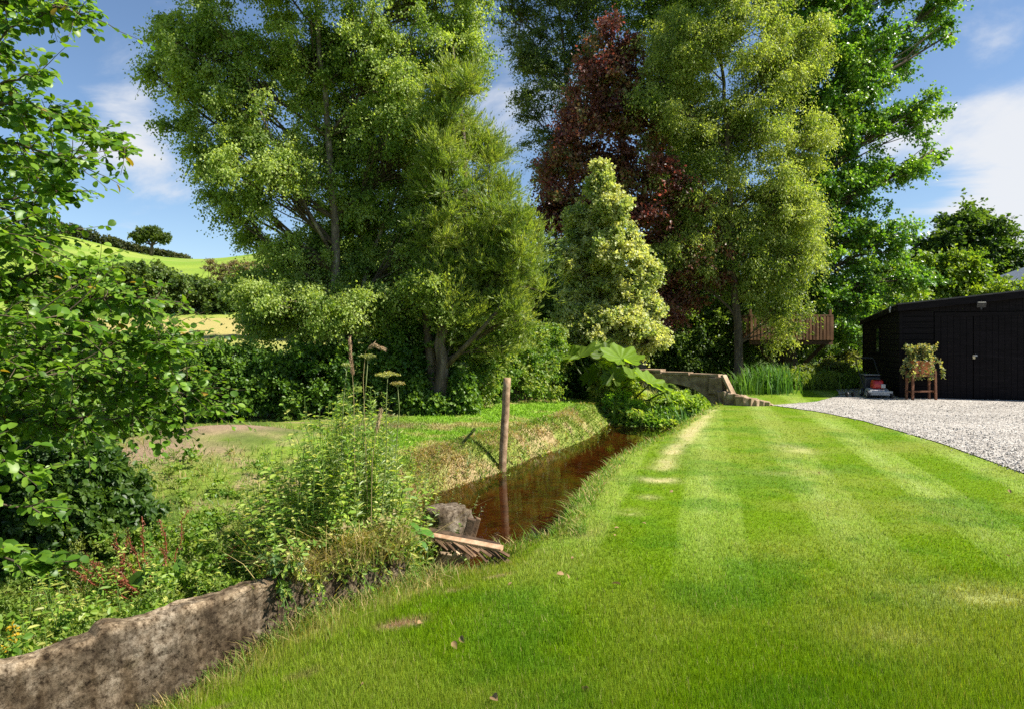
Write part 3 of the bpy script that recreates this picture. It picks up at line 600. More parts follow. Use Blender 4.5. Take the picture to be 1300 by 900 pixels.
hedge_run("hedgerow", "thick dark green hedgerow across the foot of the grassy hill",
          [(*ray(60, 60), 1.1), (*ray(130, 61), 1.08), (*ray(200, 62), 1.0), (*ray(245, 63), .82), (*ray(300, 64), .72), (*ray(380, 66), .8), (*ray(480, 68), .8), (*ray(600, 70), .8)], 4.4, 1.9,
          dict(ntw=10, nlf=12, L=.24, W=.20, pal=[(.05, .095, .016), (.09, .145, .024), (.13, .18, .036)], up=.9, flat=.6), .75, 3.4)
hedge_run("hedgerow", "pale brownish scrub on top of the hedgerow under the birch",
          [(*ray(262, 66), 1.0), (*ray(300, 66.5), 1.1), (*ray(345, 67), 1.0)], 4.4, 1.0,
          dict(ntw=9, nlf=10, L=.16, W=.09, pal=[(.12, .13, .04), (.20, .14, .07), (.22, .18, .08)], up=.6, tw_up=.6), .6, 2.2)
hedge_run("hedgerow", "long distant belt of woodland closing the view behind the tall trees", [(*ray(560, 62), 1.0), (*ray(800, 60), 1.0), (*ray(1000, 58), 1.0), (*ray(1200, 58), .9), (*ray(1420, 62), .9)], 7.0, 2.5,
          dict(ntw=9, nlf=11, L=.34, W=.28, pal=[(.04, .08, .014), (.07, .12, .02), (.11, .16, .03)], up=.9, flat=.6), 1.1, 2.6)
HEDGE = dict(ntw=11, nlf=13, L=.062, W=.050, pal=[(.045, .11, .015), (.075, .155, .018), (.11, .20, .026), (.14, .235, .032)], droop=.25, hang=.3, up=.7, along=.45, T=T6)
hedge_run("hedge", "dense dark green hedge below the birch along the back of the stream bank",
          [(-9.5, 11.5, 1.0), (-6.6, 12.85, 1.0), (-4.6, 13.6, .96), (-3.4, 14.0, 1.0), (-2.2, 14.35, 1.1), (-1.75, 14.7, 1.15), (-1.3, 14.9, 1.0)], 1.62, .6, HEDGE, .27, 4.2)
hedge_run("hedge", "lighter mixed hedge with paler leaves behind the timber post and right of the conifer trunk",
          [(-1.25, 14.5, .95), (-.4, 15.4, .9), (.3, 16.4, .9), (.9, 18.2, .95), (1.5, 20.0, .9), (1.9, 21.5, .8)], 1.95, .62,
          dict(HEDGE, pal=[(.08, .16, .02), (.13, .23, .03), (.20, .28, .04), (.26, .30, .07)], L=.06, W=.046), .28, 3.4)

# ------------------------------------------------------------------ foreground alder reaching in from the left
def alder():
    base = np.array([-4.75, 4.6, 0.]); base[2] = float(height(base[0], base[1])) - .05
    root = thing("alder_tree", "nearest leafy alder with big glossy round leaves reaching in from the left edge", "tree", base)
    gt, gb, gl = Geo(), Geo(), Geo()
    trunk = np.array([base, base + [.05, .05, 1.2], base + [.0, .1, 2.6], base + [.12, .05, 4.2], base + [.2, 0, 5.6]])
    tube(gt, trunk, [.15, .12, .10, .075, .03], 10)
    # limbs: (pixel, distance) points, spread of twigs, count
    limbs = [([(-70, 10), (20, 5), (100, 18)], 4.1, .26, 20), ([(-90, -60), (-10, -20), (60, -25)], 4.2, .3, 22), ([(-80, 90), (0, 60), (55, 20)], 4.0, .2, 10),
             ([(-80, 160), (30, 130), (100, 160), (158, 188)], 4.3, .17, 26), ([(-90, 190), (20, 180), (90, 205)], 4.0, .26, 22), ([(-80, 130), (0, 110), (45, 95)], 4.0, .16, 12),
             ([(-90, 260), (10, 250), (75, 245)], 4.1, .26, 18), ([(-90, 320), (20, 305), (72, 300)], 4.3, .26, 20), ([(-90, 370), (40, 350), (105, 345)], 4.5, .30, 26),
             ([(-100, 420), (50, 395), (150, 375), (190, 390)], 4.6, .34, 40), ([(-100, 470), (60, 440), (170, 430), (215, 445)], 4.7, .36, 46), ([(-100, 520), (60, 490), (170, 480), (235, 500)], 4.8, .36, 50),
             ([(-100, 560), (40, 530), (140, 530), (205, 535)], 4.8, .30, 34), ([(-90, 430), (0, 410), (80, 400)], 3.7, .34, 28), ([(-90, 520), (0, 490), (90, 470)], 3.8, .34, 30),
             ([(-100, 600), (-20, 590), (40, 600)], 3.4, .16, 14), ([(-110, 660), (-30, 620), (20, 640), (50, 650)], 3.3, .13, 10), ([(-110, 720), (-60, 690), (0, 700), (40, 715)], 2.7, .10, 9), ([(-90, 300), (-20, 290), (40, 320)], 3.7, .32, 20), ([(-60, 350), (20, 370), (60, 380)], 5.2, .4, 34), ([(-80, 250), (10, 270), (60, 265)], 5.3, .36, 30), ([(-80, 210), (0, 200), (55, 215)], 5.0, .3, 24), ([(-80, 440), (40, 440), (120, 450)], 5.6, .4, 40), ([(-80, 540), (20, 520), (100, 540)], 5.4, .4, 40), ([(-80, 150), (-10, 140), (30, 150)], 4.6, .25, 18), ([(-80, 60), (-20, 50), (20, 70)], 4.6, .25, 16)]
    pal = np.array([(.065, .145, .012), (.095, .19, .015), (.13, .235, .02), (.17, .27, .03)])
    for px, d, spr, n in limbs:
        q = np.array([at(a, b, d + rng.uniform(-.35, .45)) for a, b in px]); z = q[0, 2]
        k = np.array([np.interp(np.clip(z - .3, base[2], base[2] + 5.5), trunk[:, 2], trunk[:, j]) for j in range(3)])
        q = np.concatenate([[k], q]); s = np.concatenate([[0], np.cumsum(np.linalg.norm(np.diff(q, axis=0), axis=1))]); ss = np.linspace(0, s[-1], 16)
        path = np.stack([np.interp(ss, s, q[:, j]) for j in range(3)], 1); path[1:-1] += rng.normal(size=(14, 3)) * .018
        tube(gb, path, np.linspace(.022, .0035, 16), 6)
        n = int(n * 3.2)
        for i in range(n):
            j = rng.integers(5, 16); p0 = path[min(j, 15)]; e = p0 + rdir(1)[0] * np.array([1, 1, .9]) * spr * rng.uniform(.3, 1.25) + (path[15] - path[8]) * .12
            tw = branch_path(p0, e, sag=.08, n=6); tube(gb, tw, np.linspace(.0035, .0012, 6), 4, cap=False)
            m = 11; t = np.linspace(.15, 1, m) + rng.normal(size=m) * .03; tt = np.clip(t, 0, 1)
            P = np.stack([np.interp(tt, np.linspace(0, 1, 6), tw[:, j2]) for j2 in range(3)], 1)
            dr = norm(e - p0); side = norm(np.cross(dr, [0, 0, 1]) + 1e-6) * np.where(np.arange(m) % 2, 1, -1)[:, None]
            ld = dr * .55 + side * .8 + rng.normal(size=(m, 3)) * .35 - [0, 0, .25]
            nr = np.array([.25, -.15, 1.0]) + rng.normal(size=(m, 3)) * .5
            L = rng.uniform(.026, .078, m) * (1.08 - .3 * tt)
            c = pal[rng.integers(0, 4, m)] * rng.uniform(.8, 1.2, (m, 1)); yel = rng.random(m) < .008; c[yel] = (.3, .2, .03)
            pet = P + norm(ld) * .012
            scatter(gl, TN, pet, ld, nr, L, L * rng.uniform(.68, .95, m), c)
    gt.build("trunk", M_bark, root); gb.build("branches", M_twig, root); gl.build("crown", M_gloss, root, smooth=True)
alder()
# shaded undergrowth below the alder
def bush(name, label, cat, spots, leaf, clump, m=None, group=None, dn=14):
    """spots: (x, y, radius, height)"""
    x0, y0 = spots[0][:2]; root = thing(name, label, cat, (x0, y0, float(height(x0, y0))), group); g, gs = Geo(), Geo()
    for x, y, r, h in spots:
        n = int(dn * r * h / clump ** 2 * max(r / clump, 1) ** .5); q = rdir(n) * (rng.random(n) ** .42)[:, None]; q[:, 2] = np.abs(q[:, 2])
        q = q * [r, r, h] + [x, y, 0]; q[:, 2] += height(q[:, 0], q[:, 1]) + .02
        leafcloud(g, q, clump, **leaf); b = np.array([x, y, float(height(x, y))]); tube(gs, np.array([[x0, y0, float(height(x0, y0)) + .015], [x0 * .5 + x * .5, y0 * .5 + y * .5, max(float(height(x0, y0)), b[2]) + .03], [x + .001, y + .002, b[2] + .015]]), .012, 4)
        for e in q[:max(6, n // 6)]: tube(gs, branch_path(b + rng.normal(size=3) * [.1, .1, 0] * r, e, n=5), np.linspace(.010, .003, 5), 4, cap=False)
    gs.build("branches", M_twig, root); g.build("foliage", m or M_leaf, root, smooth=False); return root
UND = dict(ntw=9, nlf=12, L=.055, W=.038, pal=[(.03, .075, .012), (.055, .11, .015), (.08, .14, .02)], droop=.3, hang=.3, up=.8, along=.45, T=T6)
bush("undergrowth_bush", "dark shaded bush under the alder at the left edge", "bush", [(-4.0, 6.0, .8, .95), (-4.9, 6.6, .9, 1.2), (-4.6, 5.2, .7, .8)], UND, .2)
bush("undergrowth_bush", "pale leafy bush between the alder and the dark hedge", "bush", [(-6.4, 10.4, .9, 1.25), (-7.2, 9.4, .9, 1.3), (-6.0, 9.0, .6, .8), (-5.2, 8.0, .6, .55)], dict(UND, L=.07, W=.055, pal=[(.06, .13, .016), (.09, .17, .02), (.12, .20, .03)]), .24)

bush("ivy", "ivy and bramble growing thickly round the foot of the conifer trunk", "ivy", [((528 - 650) / F * 13.9, 13.9, .28, .75), ((588 - 650) / F * 13.9, 13.9, .30, .85), ((556 - 650) / F * 13.75, 13.75, .22, .38)], dict(UND, L=.065, W=.055, pal=[(.06, .13, .018), (.11, .20, .025), (.17, .27, .035)]), .2)

# ------------------------------------------------------------------ old concrete leat wall
def concrete_mat():
    m, nt, o = mat("old_concrete"); L = nt.links.new; t = nd(nt, "ShaderNodeTexCoord").outputs['Object']
    def noise(sc, det, rgh=.65, stretch=None):
        v = t
        if stretch: mp = nd(nt, "ShaderNodeMapping"); mp.inputs['Scale'].default_value = stretch; L(t, mp.inputs[0]); v = mp.outputs[0]
        n = nd(nt, "ShaderNodeTexNoise", Scale=sc, Detail=det, Roughness=rgh); L(v, n.inputs['Vector']); return n.outputs['Fac']
    def ramp(f, stops):
        r = nd(nt, "ShaderNodeValToRGB"); e = r.color_ramp.elements
        while len(e) < len(stops): e.new(.5)
        for q, (p_, c) in zip(e, stops): q.position = p_; q.color = (*c, 1)
        L(f, r.inputs[0]); return r.outputs[0]
    def mult(a, b, fac=1):
        x = nd(nt, "ShaderNodeMix", _data_type='RGBA', _blend_type='MULTIPLY'); x.inputs[0].default_value = fac; L(a, x.inputs[6]); L(b, x.inputs[7]); return x.outputs[2]
    c = ramp(noise(4.5, 9, .7), [(.34, (.05, .036, .023)), (.47, (.105, .08, .053)), (.58, (.17, .137, .10)), (.72, (.27, .235, .185))])
    c = mult(c, ramp(noise(30, 8, .8), [(.38, (.16, .13, .10)), (.47, (.75, .72, .68)), (.58, (1.3, 1.3, 1.3))]))
    c = mult(c, ramp(noise(11, 6, .7, (1, 1, .28)), [(.36, (.55, .50, .43)), (.52, (1, 1, 1))]))
    vo = nd(nt, "ShaderNodeTexVoronoi", Scale=26); L(t, vo.inputs['Vector']); c = mult(c, ramp(vo.outputs['Distance'], [(.06, (.25, .21, .18)), (.16, (1, 1, 1))]), .7)
    a = nd(nt, "ShaderNodeAttribute", _attribute_name='tint'); c = mult(c, a.outputs['Color'])
    p = nd(nt, "ShaderNodeBsdfPrincipled", Roughness=.95); p.inputs['Specular IOR Level'].default_value = .15; L(c, p.inputs['Base Color'])
    b = nd(nt, "ShaderNodeBump", Strength=.8, Distance=.012); L(noise(38, 8, .8), b.inputs['Height']); L(b.outputs[0], p.inputs['Normal']); L(p.outputs[0], o.inputs[0]); return m
M_conc = concrete_mat()
M_stone = noise_mat("bridge_stone", [(.30, (.07, .047, .027)), (.48, (.23, .155, .09)), (.68, (.40, .30, .20))], scale=4, detail=9, rough=.9, bump=.8, bscale=22, dist=.02, second=(1.6, .56, .72, (.14, .09, .045)))
def concrete_wall(name, s0, s1, top, label, cat):
    S = np.arange(s0, s1 + .001, .014); n = len(S)
    prof = np.concatenate([[(0, t) for t in np.concatenate([np.linspace(-.25, .90, 40), [.925, .95, .97, .985, .995, 1.0]])], [(v, 1) for v in np.linspace(.12, .88, 6)], [(1, t) for t in np.linspace(1, -.25, 8)]])
    th = .12; m = len(prof)
    tz = top(S) + .016 * (fbm(S * 5, S * 0, 3) - .5) + .022 * (fbm(S * 13, S * 0, 4) - .5); bz = -.62
    s2, p0 = np.meshgrid(S, prof[:, 0], indexing='ij'); p1 = np.broadcast_to(prof[:, 1], s2.shape)
    z = bz + (tz[:, None] - bz) * p1
    rough = (fbm(s2 * 6, z * 6 + p0 * 3, 13, 5) - .5) * .022 + (fbm(s2 * 24, z * 24, 14, 3) - .5) * .016
    u = -p0 * th + (1 - 2 * p0) * rough * 1.25 - .012 * sstep(.96, 1, p1) ** 2 * (1 - 2 * p0) + .05 * (1 - p1) * (p0 < .1)
    zz = z + rough * .6 * sstep(.8, 1, p1)
    X = WA[0] + WD[0] * s2 + WN[0] * u; Y = WA[1] + WD[1] * s2 + WN[1] * u
    lich = sstep(.91, .99, p1 + .06 * (fbm(s2 * 7, z * 7, 29) - .5)) * (.3 + .9 * sstep(.35, .6, fbm(s2 * 9, p0 * 5, 19)))
    pit = sstep(.60, .72, fbm(s2 * 13 + 3, z * 13, 57, 4)); blot = sstep(.47, .62, fbm(s2 * 4.2, z * 5.5 + 2, 58, 5))
    cr = np.ones(s2.shape)
    for cs in (1.22, 1.40): cr = np.minimum(cr, sstep(0, .009, np.abs(s2 - cs - .06 * (fbm(z * 6, z * 0 + cs, 23) - .5) - .04 * z)) * .6 + .4)
    moss = sstep(.3, .0, (z + .40) / .30)[..., None]
    X = WA[0] + WD[0] * s2 + WN[0] * u; Y = WA[1] + WD[1] * s2 + WN[1] * u
    col = ((1 + 1.15 * lich) * (1 - .28 * blot * (1 - np.clip(lich, 0, 1))))[..., None] * cr[..., None] * np.array([1, .99, .96]); green = sstep(.52, .66, fbm(s2 * 3.1 + 5, z * 4, 88))[..., None] * sstep(-.05, -.3, z)[..., None]; col = col * (1 - moss * np.array([.45, .30, .5])) * (1 - green * np.array([.25, .0, .55]))
    i = (np.arange(n - 1)[:, None] * m + np.arange(m - 1)[None]).ravel()
    g = Geo(); g.add(np.stack([X, Y, zz], -1), [np.stack([i, i + 1, i + m + 1, i + m], 1), np.arange(m)[None, ::-1], (np.arange(m) + (n - 1) * m)[None]], col.reshape(-1, 3))
    return tag(g.build(name, M_conc, smooth=False), label, cat)
concrete_wall("concrete_wall", -1.9, 2.40, lambda s: .085 - .028 * sstep(.43, .39, s) + .016 * np.exp(-((s - .47) / .05) ** 2), "low weathered brown concrete wall running from the bottom left corner to the broken sluice", "wall")

# ------------------------------------------------------------------ broken sluice: stone, post stump, fallen rack and boards
M_wood = noise_mat("weathered_timber", [(.3, (.12, .078, .045)), (.5, (.27, .185, .115)), (.7, (.44, .33, .23))], scale=10, stretch=(1, 1, 1), bump=.6, bscale=60, dist=.006, use_tint=True)
M_woodd = noise_mat("wet_dark_timber", [(.3, (.03, .02, .012)), (.55, (.10, .065, .038)), (.75, (.20, .14, .09))], scale=12, bump=.7, bscale=50, dist=.008, use_tint=True)
def boulder(name, label, cat, c, rad, rot=0, m=None, seed=1):
    bm = bmesh.new(); bmesh.ops.create_cube(bm, size=2); bmesh.ops.subdivide_edges(bm, edges=bm.edges[:], cuts=9, use_grid_fill=True)
    for v in bm.verts:
        p = np.array(v.co); q = norm(p) * .32 + p * .68
        n = (fbm(q[0] * 1.7 + q[2] * 1.1 + seed, q[1] * 1.7 + q[2] * .7, seed) - .5) * .35 + (fbm(q[0] * 6 + seed, q[1] * 6 + q[2] * 5, seed + 3) - .5) * .10
        q = q * (1 + n) * np.asarray(rad); cs, sn = math.cos(rot), math.sin(rot)
        v.co = (q[0] * cs - q[1] * sn + c[0], q[0] * sn + q[1] * cs + c[1], q[2] + c[2])
    me = bpy.data.meshes.new(name); bm.to_mesh(me); bm.free()
    for p in me.polygons: p.use_smooth = True
    a = me.attributes.new('tint', 'FLOAT_COLOR', 'POINT'); a.data.foreach_set('color', np.ones(len(me.vertices) * 4, np.float32))
    me.materials.append(m or M_conc); o = bpy.data.objects.new(name, me); COL.objects.link(o); return tag(o, label, cat)
boulder("stone_block", "rounded concrete block at the water's edge behind the fallen timber rack", "stone", (-.57, 5.98, -.13), (.19, .16, .22), .6, M_conc, 5)
st = thing("post_stump", "short dark split timber stump leaning out beside the water behind the rack", "post", (-.40, 5.75, -.25))
g = Geo(); plank(g, (-.44, 5.74, -.32), (-.335, 5.76, .035), .065, .05, (0, 1, 0), (1, .95, .9), .004); g.build("stump", M_woodd, st, smooth=False, bevel=.006)
g = Geo(); plank(g, (-.385, 5.78, -.32), (-.285, 5.80, .03), .045, .06, (0, 1, 0), (1.2, 1.1, 1), .004); g.build("splinter", M_woodd, st, smooth=False, bevel=.006)
rk = thing("timber_rack", "fallen wooden rack with a pale top rail and brown slats lying across the broken sluice", "rack", (-.4, 5.45, -.1))
TR0, TR1 = np.array([-.72, 5.42, .005]), np.array([-.075, 5.30, -.075])
g = Geo(); plank(g, TR0, TR1, .052, .024, (0, -.35, 1), (1.25, 1.1, 1.0), .003); g.build("top_rail", M_wood, rk, smooth=False, bevel=.004)
g = Geo(); plank(g, TR0 + [.02, .075, .01], TR1 + [-.03, .07, .0], .06, .035, (0, -.2, 1), (.6, .55, .5), .003); g.build("back_rail", M_woodd, rk, smooth=False, bevel=.004)
for k in range(16):
    t = .14 + k * .054 + rng.normal() * .006; p = TR0 * (1 - t) + TR1 * t
    g = Geo(); plank(g, p + [0, -.015, -.012], p + np.array([.135 + rng.normal() * .02, -.07 + rng.normal() * .01, -.105 + rng.normal() * .015]) * rng.uniform(.55, 1.15), .020, .010, (.2, -.6, .6), np.array([.6, .5, .42]) * rng.uniform(.5, 1.2), .003)
    g.build("slat", M_wood, rk, smooth=False)
for k, (a, b, w, c, lab) in enumerate((((-.66, 5.28, -.34), (-.50, 5.20, -.08), .10, .7, "dark ribbed board leaning against the wall end below the rack"), ((-.60, 5.36, -.34), (-.40, 5.30, -.12), .09, 1.25, "pale broken board propped under the timber rack"))):
    g = Geo(); plank(g, a, b, w, .022, (.6, -.6, .4), np.array([1, 1, .9]) * c, .003)
    for j in range(3):
        o_ = np.array([.03 * (j - 1), .03 * (j - 1), 0.]); plank(g, np.array(a) + o_ + [.012, -.012, .012], np.array(b) + o_ + [.012, -.012, .012], .012, .01, (.6, -.6, .4), np.array([.8, .75, .6]) * c)
    tag(g.build("sluice_board", M_wood, None, smooth=False, bevel=.003), lab, "board")
# rotten boards and roots: small dark sticks in the hollow
for k in range(22):
    p = np.array([rng.uniform(-.62, -.08), rng.uniform(5.2, 5.5), 0]); p[2] = float(height(p[0], p[1])) + .02; e = p + np.array([rng.uniform(-.16, .16), rng.uniform(-.08, .1), rng.uniform(.0, .08)])
    g = Geo(); tube(g, branch_path(p, e, n=5), [.007, .006, .006, .004, .003], 5, np.array([1, 1, 1]) * rng.uniform(.6, 1.6))
    tag(g.build("dead_stick", M_woodd), "short dark dead stick lying in the muddy hollow under the rack", "stick", "dead sticks in the sluice hollow")

# timber post standing on the stream bank
b = np.array([-.16, 10.35, 0.]); b[2] = -.66
po = thing("timber_post", "weathered round timber post leaning slightly on the far stream bank", "post", b)
g = Geo(); zz = np.linspace(0, 1.62, 14); tube(g, np.stack([b[0] + .085 * zz / 1.6 + .002 * rng.normal(size=14), b[1] + 0 * zz, b[2] + zz], 1), np.linspace(.064, .058, 14), 14, (1, .95, .85)); g.build("pole", M_wood, po)

# ------------------------------------------------------------------ arched bridge
def bridge():
    A = np.array([5.02, 16.4]); D = np.array([-.787, .617]); N = np.array([-.617, -.787])
    root = thing("stone_bridge", "small arched weathered stone bridge with coping over the stream", "bridge", (A[0], A[1], 0))
    def wall_at(off, th, name):
        ss = np.concatenate([[-.10, .02, .12], .15 + 3.0 * (1 - np.cos(np.linspace(0, np.pi, 36))) / 2, [3.3, 3.7]])
        up = np.interp(ss, [-.1, .02, .8, 1.7, 2.6, 3.7], [.60, .64, .66, .69, .70, .69])
        lo = np.where((ss > .15) & (ss < 3.15), -.42 + .86 * np.clip(1 - np.abs((ss - 1.65) / 1.5) ** 2.4, 0, 1) ** .417, -.62)
        bm = bmesh.new(); rows = [[bm.verts.new((*(A + D * s + N * o_), z)) for o_, z in ((off, l), (off, u_), (off - th, u_), (off - th, l))] for s, l, u_ in zip(ss, lo, up)]
        for r0, r1 in zip(rows[:-1], rows[1:]):
            for i in range(4): bm.faces.new((r0[i], r1[i], r1[(i + 1) % 4], r0[(i + 1) % 4]))
        bm.faces.new(rows[0]); bm.faces.new(rows[-1][::-1]); bmesh.ops.recalc_face_normals(bm, faces=bm.faces)
        me = bpy.data.meshes.new(name); bm.to_mesh(me); bm.free(); me.materials.append(M_stone); o = bpy.data.objects.new(name, me); COL.objects.link(o)
        o.parent = root; o.matrix_parent_inverse = Matrix.Translation(root.location).inverted()
        bv = o.modifiers.new("bevel", 'BEVEL'); bv.width = .015; bv.limit_method = 'ANGLE'; return o
    wall_at(0, .24, "parapet")
    g = Geo()                                            # roadway behind the near parapet
    sA = np.linspace(.35, 3.5, 15); pts = []
    for s in sA:
        zt = .60 - .12 * ((s - 1.7) / 1.9) ** 2
        for o_, z in ((-.245, zt), (-.52, zt), (-.52, zt - .10), (-.245, zt - .10)): pts.append((*(A + D * s + N * o_), z))
    i = np.arange(14)[:, None] * 4; j = np.arange(4)[None]; k = (j + 1) % 4
    g.add(np.array(pts), [np.stack([i + j, i + k, i + 4 + k, i + 4 + j], -1).reshape(-1, 4)]); g.build("roadway", M_stone, root, smooth=False)
    ax = [np.array([D[0], D[1], 0]), np.array([N[0], N[1], 0]), np.array([0, 0, 1.])]
    for s, L, z in ((.42, .36, .665), (1.17, .36, .685), (1.84, .28, .735), (2.45, .30, .72), (3.1, .32, .715)):
        g = Geo(); box(g, (*(A + D * s + N * -.12), z), ax, (L, .155, .03), jit=.005); g.build("coping_stone", M_stone, root, smooth=False, bevel=.01)
    g = Geo(); box(g, (*(A + D * .12 + N * .03), .42), ax, (.17, .045, .20), jit=.006); g.build("pilaster", M_stone, root, smooth=False, bevel=.015)
    # sloping buttress and low curved wing wall
    g = Geo(); P0, P1 = A + D * -.05, A + D * -.40
    for t0, t1 in ((0, 1),):
        plank(g, (*(P0 + N * -.02), .68), (*(P1 + N * -.02), .02), .26, .05, (0, 0, 1), jit=.005)
    g.build("buttress", M_stone, root, smooth=False, bevel=.01)
    wing = [(4.98, 16.45), (5.15, 16.2), (5.4, 16.0), (5.7, 15.95), (6.0, 16.0)]
    g = Geo()
    for i in range(14):
        t = i / 13; p = np.array([np.interp(t, np.linspace(0, 1, 5), [w[k] for w in wing]) for k in (0, 1)]); hgt = .26 * (1 - t) ** .8 + .05
        a_ = rng.uniform(0, 3.14); box(g, (p[0], p[1] - .02, hgt * .45), [[math.cos(a_), math.sin(a_), .1], [-math.sin(a_), math.cos(a_), 0], [0, 0, 1]], (.11, .09, hgt * .62), jit=.02)
    g.build("wing_wall", M_stone, root, smooth=False, bevel=.02)
bridge()

# ------------------------------------------------------------------ black timber barn
M_black = noise_mat("black_stained_boards", [(.3, (.005, .004, .004)), (.6, (.010, .008, .009)), (.8, (.018, .015, .016))], scale=5, stretch=(.4, .4, 4), bump=.3, bscale=30, dist=.004, rough=.85, spec=.12)
M_felt = noise_mat("roof_felt", [(.3, (.05, .047, .045)), (.7, (.10, .095, .09))], scale=8, bump=.4, rough=.8)
M_metal = noise_mat("dull_metal", [(.3, (.28, .28, .29)), (.7, (.5, .5, .5))], scale=20, bump=.1, rough=.4, spec=.6)
M_blackpl = noise_mat("black_plastic", [(.3, (.015, .015, .016)), (.7, (.03, .03, .032))], scale=20, bump=.1, rough=.5, spec=.5)
BA = np.array([10.2, 17.9]); BF = np.array([.954, -.3]); BS = np.array([.3, .954])
def bp(s, t, z=None):
    p = BA + BF * s + BS * t; return np.array([p[0], p[1], z])
def rz(s, t): return 2.40 + .108 * s - .058 * t          # underside of the roof
def barn():
    root = thing("black_barn", "long low black stained timber barn with vertical board doors beside the gravel", "barn", (BA[0], BA[1], 0))
    F3, S3, U3 = np.array([*BF, 0]), np.array([*BS, 0]), np.array([0, 0, 1.])
    LF, LS = 7.6, 5.0
    g = Geo(); z = .02                                    # lapped boards, front left of the doors, then side
    while z < 2.34:
        top = min(z + .16, 2.36); c = bp(.375, .0, (z + top) / 2); box(g, c - S3 * .012, [F3, S3 + U3 * .12, U3], (.365, .014, (top - z) / 2 + .006)); z += .15
    g.build("front_boarding", M_black, root, smooth=False)
    g = Geo(); z = .02
    while z < 2.05:
        c = bp(0, LS / 2, z + .08); box(g, c - F3 * .014, [S3, F3 + U3 * .12, U3], (LS / 2 + .02, .014, .086)); z += .15
    z0 = 2.05; v = [bp(-.0, 0, z0), bp(0, LS, z0), bp(0, LS, rz(0, LS)), bp(0, 0, rz(0, 0))]; v2 = [p - F3 * .02 for p in v]
    g.add(np.array(v2 + v), [np.array([[0, 1, 2, 3], [7, 6, 5, 4], [0, 4, 5, 1], [1, 5, 6, 2], [2, 6, 7, 3], [3, 7, 4, 0]])]); g.build("side_boarding", M_black, root, smooth=False)
    g = Geo()                                             # core: back and far walls, gable filling
    for s0, s1, t0, t1 in ((.02, LF, .02, .06), (.02, .06, .06, LS - .04), (.02, LF, LS - .04, LS), (LF - .04, LF, .06, LS - .04)):
        v = [bp(s, t, zz) for zz in (0, 1) for s, t in ((s0, t0), (s1, t0), (s1, t1), (s0, t1))]; v = np.array(v)
        for q, (s, t) in zip(range(4, 8), ((s0, t0), (s1, t0), (s1, t1), (s0, t1))): v[q, 2] = rz(s, t) - .005
        v[:4, 2] = -.1
        g.add(v, [np.array([[3, 2, 1, 0], [4, 5, 6, 7], [0, 1, 5, 4], [1, 2, 6, 5], [2, 3, 7, 6], [3, 0, 4, 7]])])
    g.build("inner_wall", M_black, root, smooth=False)
    for s0, s1 in ((.76, 1.62), (1.635, 2.72), (2.74, 3.85)):
        g = Geo(); n = int(round((s1 - s0) / .14)); w = (s1 - s0) / n
        for k in range(n):
            s = s0 + w * (k + .5); box(g, bp(s, -.018 + rng.normal() * .002, 1.08), [F3, S3, U3], (w / 2 - .004, .012, 1.04 + rng.normal() * .003))
        d = g.build("door", M_black, root, smooth=False)
        if s0 > 1 and s0 < 2:
            g = Geo(); box(g, bp(1.66, -.045, 1.12), [F3, S3, U3], (.05, .006, .018)); g.build("hasp", M_metal, d, smooth=False)
            g = Geo(); box(g, bp(1.63, -.06, 1.07), [F3, S3, U3], (.028, .014, .032)); a = np.linspace(0, math.pi, 9); tube(g, np.stack([bp(1.63 + .02 * math.cos(x), -.06, 1.10 + .035 * math.sin(x)) for x in a]), .006, 6); g.build("padlock", noise_mat("brass", [(.3, (.5, .4, .22)), (.7, (.65, .55, .35))], bump=0, rough=.35), d, smooth=False, bevel=.003)
    g = Geo(); box(g, bp(3.0, -.02, 2.17), [F3, S3, U3], (2.24, .02, .05)); 
    for s in np.arange(3.95, 7.55, .14): box(g, bp(s, -.018, 1.08), [F3, S3, U3], (.066, .012, 1.03))
    zt = 2.23
    for s in np.arange(.8, 7.55, .14): box(g, bp(s, -.012, (zt + rz(s, 0)) / 2), [F3, S3, U3], (.067, .012, max((rz(s, 0) - zt) / 2 - .012, .02)))
    g.build("upper_boarding", M_black, root, smooth=False)
    # corner posts, roof, fascia
    g = Geo(); box(g, bp(-.015, -.02, 1.18), [F3, S3, U3], (.035, .035, 1.18)); g.build("corner_post", M_black, root, smooth=False); g = Geo(); box(g, bp(-.02, LS, 1.0), [F3, S3, U3], (.035, .035, 1.02)); g.build("corner_post", M_black, root, smooth=False)
    s0, s1, t0, t1 = -.12, LF + .3, -.16, LS + .2
    def slab(g, s0, s1, t0, t1, zl, zh):
        v = [bp(s, t, rz(s, t) + zz) for zz in (zl, zh) for s, t in ((s0, t0), (s1, t0), (s1, t1), (s0, t1))]
        g.add(np.array(v), [np.array([[3, 2, 1, 0], [4, 5, 6, 7], [0, 1, 5, 4], [1, 2, 6, 5], [2, 3, 7, 6], [3, 0, 4, 7]])])
    g = Geo(); slab(g, s0, s1, t0, t1, .03, .065); g.build("roof", M_felt, root, smooth=False)
    g = Geo(); slab(g, s0 + .01, s1 - .01, t0 + .005, t0 + .03, -.14, .028); g.build("fascia", M_black, root, smooth=False)
    g = Geo(); slab(g, s0 + .005, s0 + .03, t0 + .035, t1 - .01, -.10, .028); g.build("eaves_board", M_black, root, smooth=False)
    # window strip on the side, floodlight on the front
    g = Geo(); box(g, bp(-.045, 2.6, 1.5), [S3, F3, U3], (.22, .012, .40)); w = g.build("window", M_black, root, smooth=False)
    g = Geo(); box(g, bp(-.060, 2.6, 1.5), [S3, F3, U3], (.17, .004, .34)); g.build("pane", noise_mat("dark_glass", [(.3, (.015, .02, .02)), (.7, (.03, .035, .035))], bump=0, rough=.08, spec=.8), w, smooth=False)
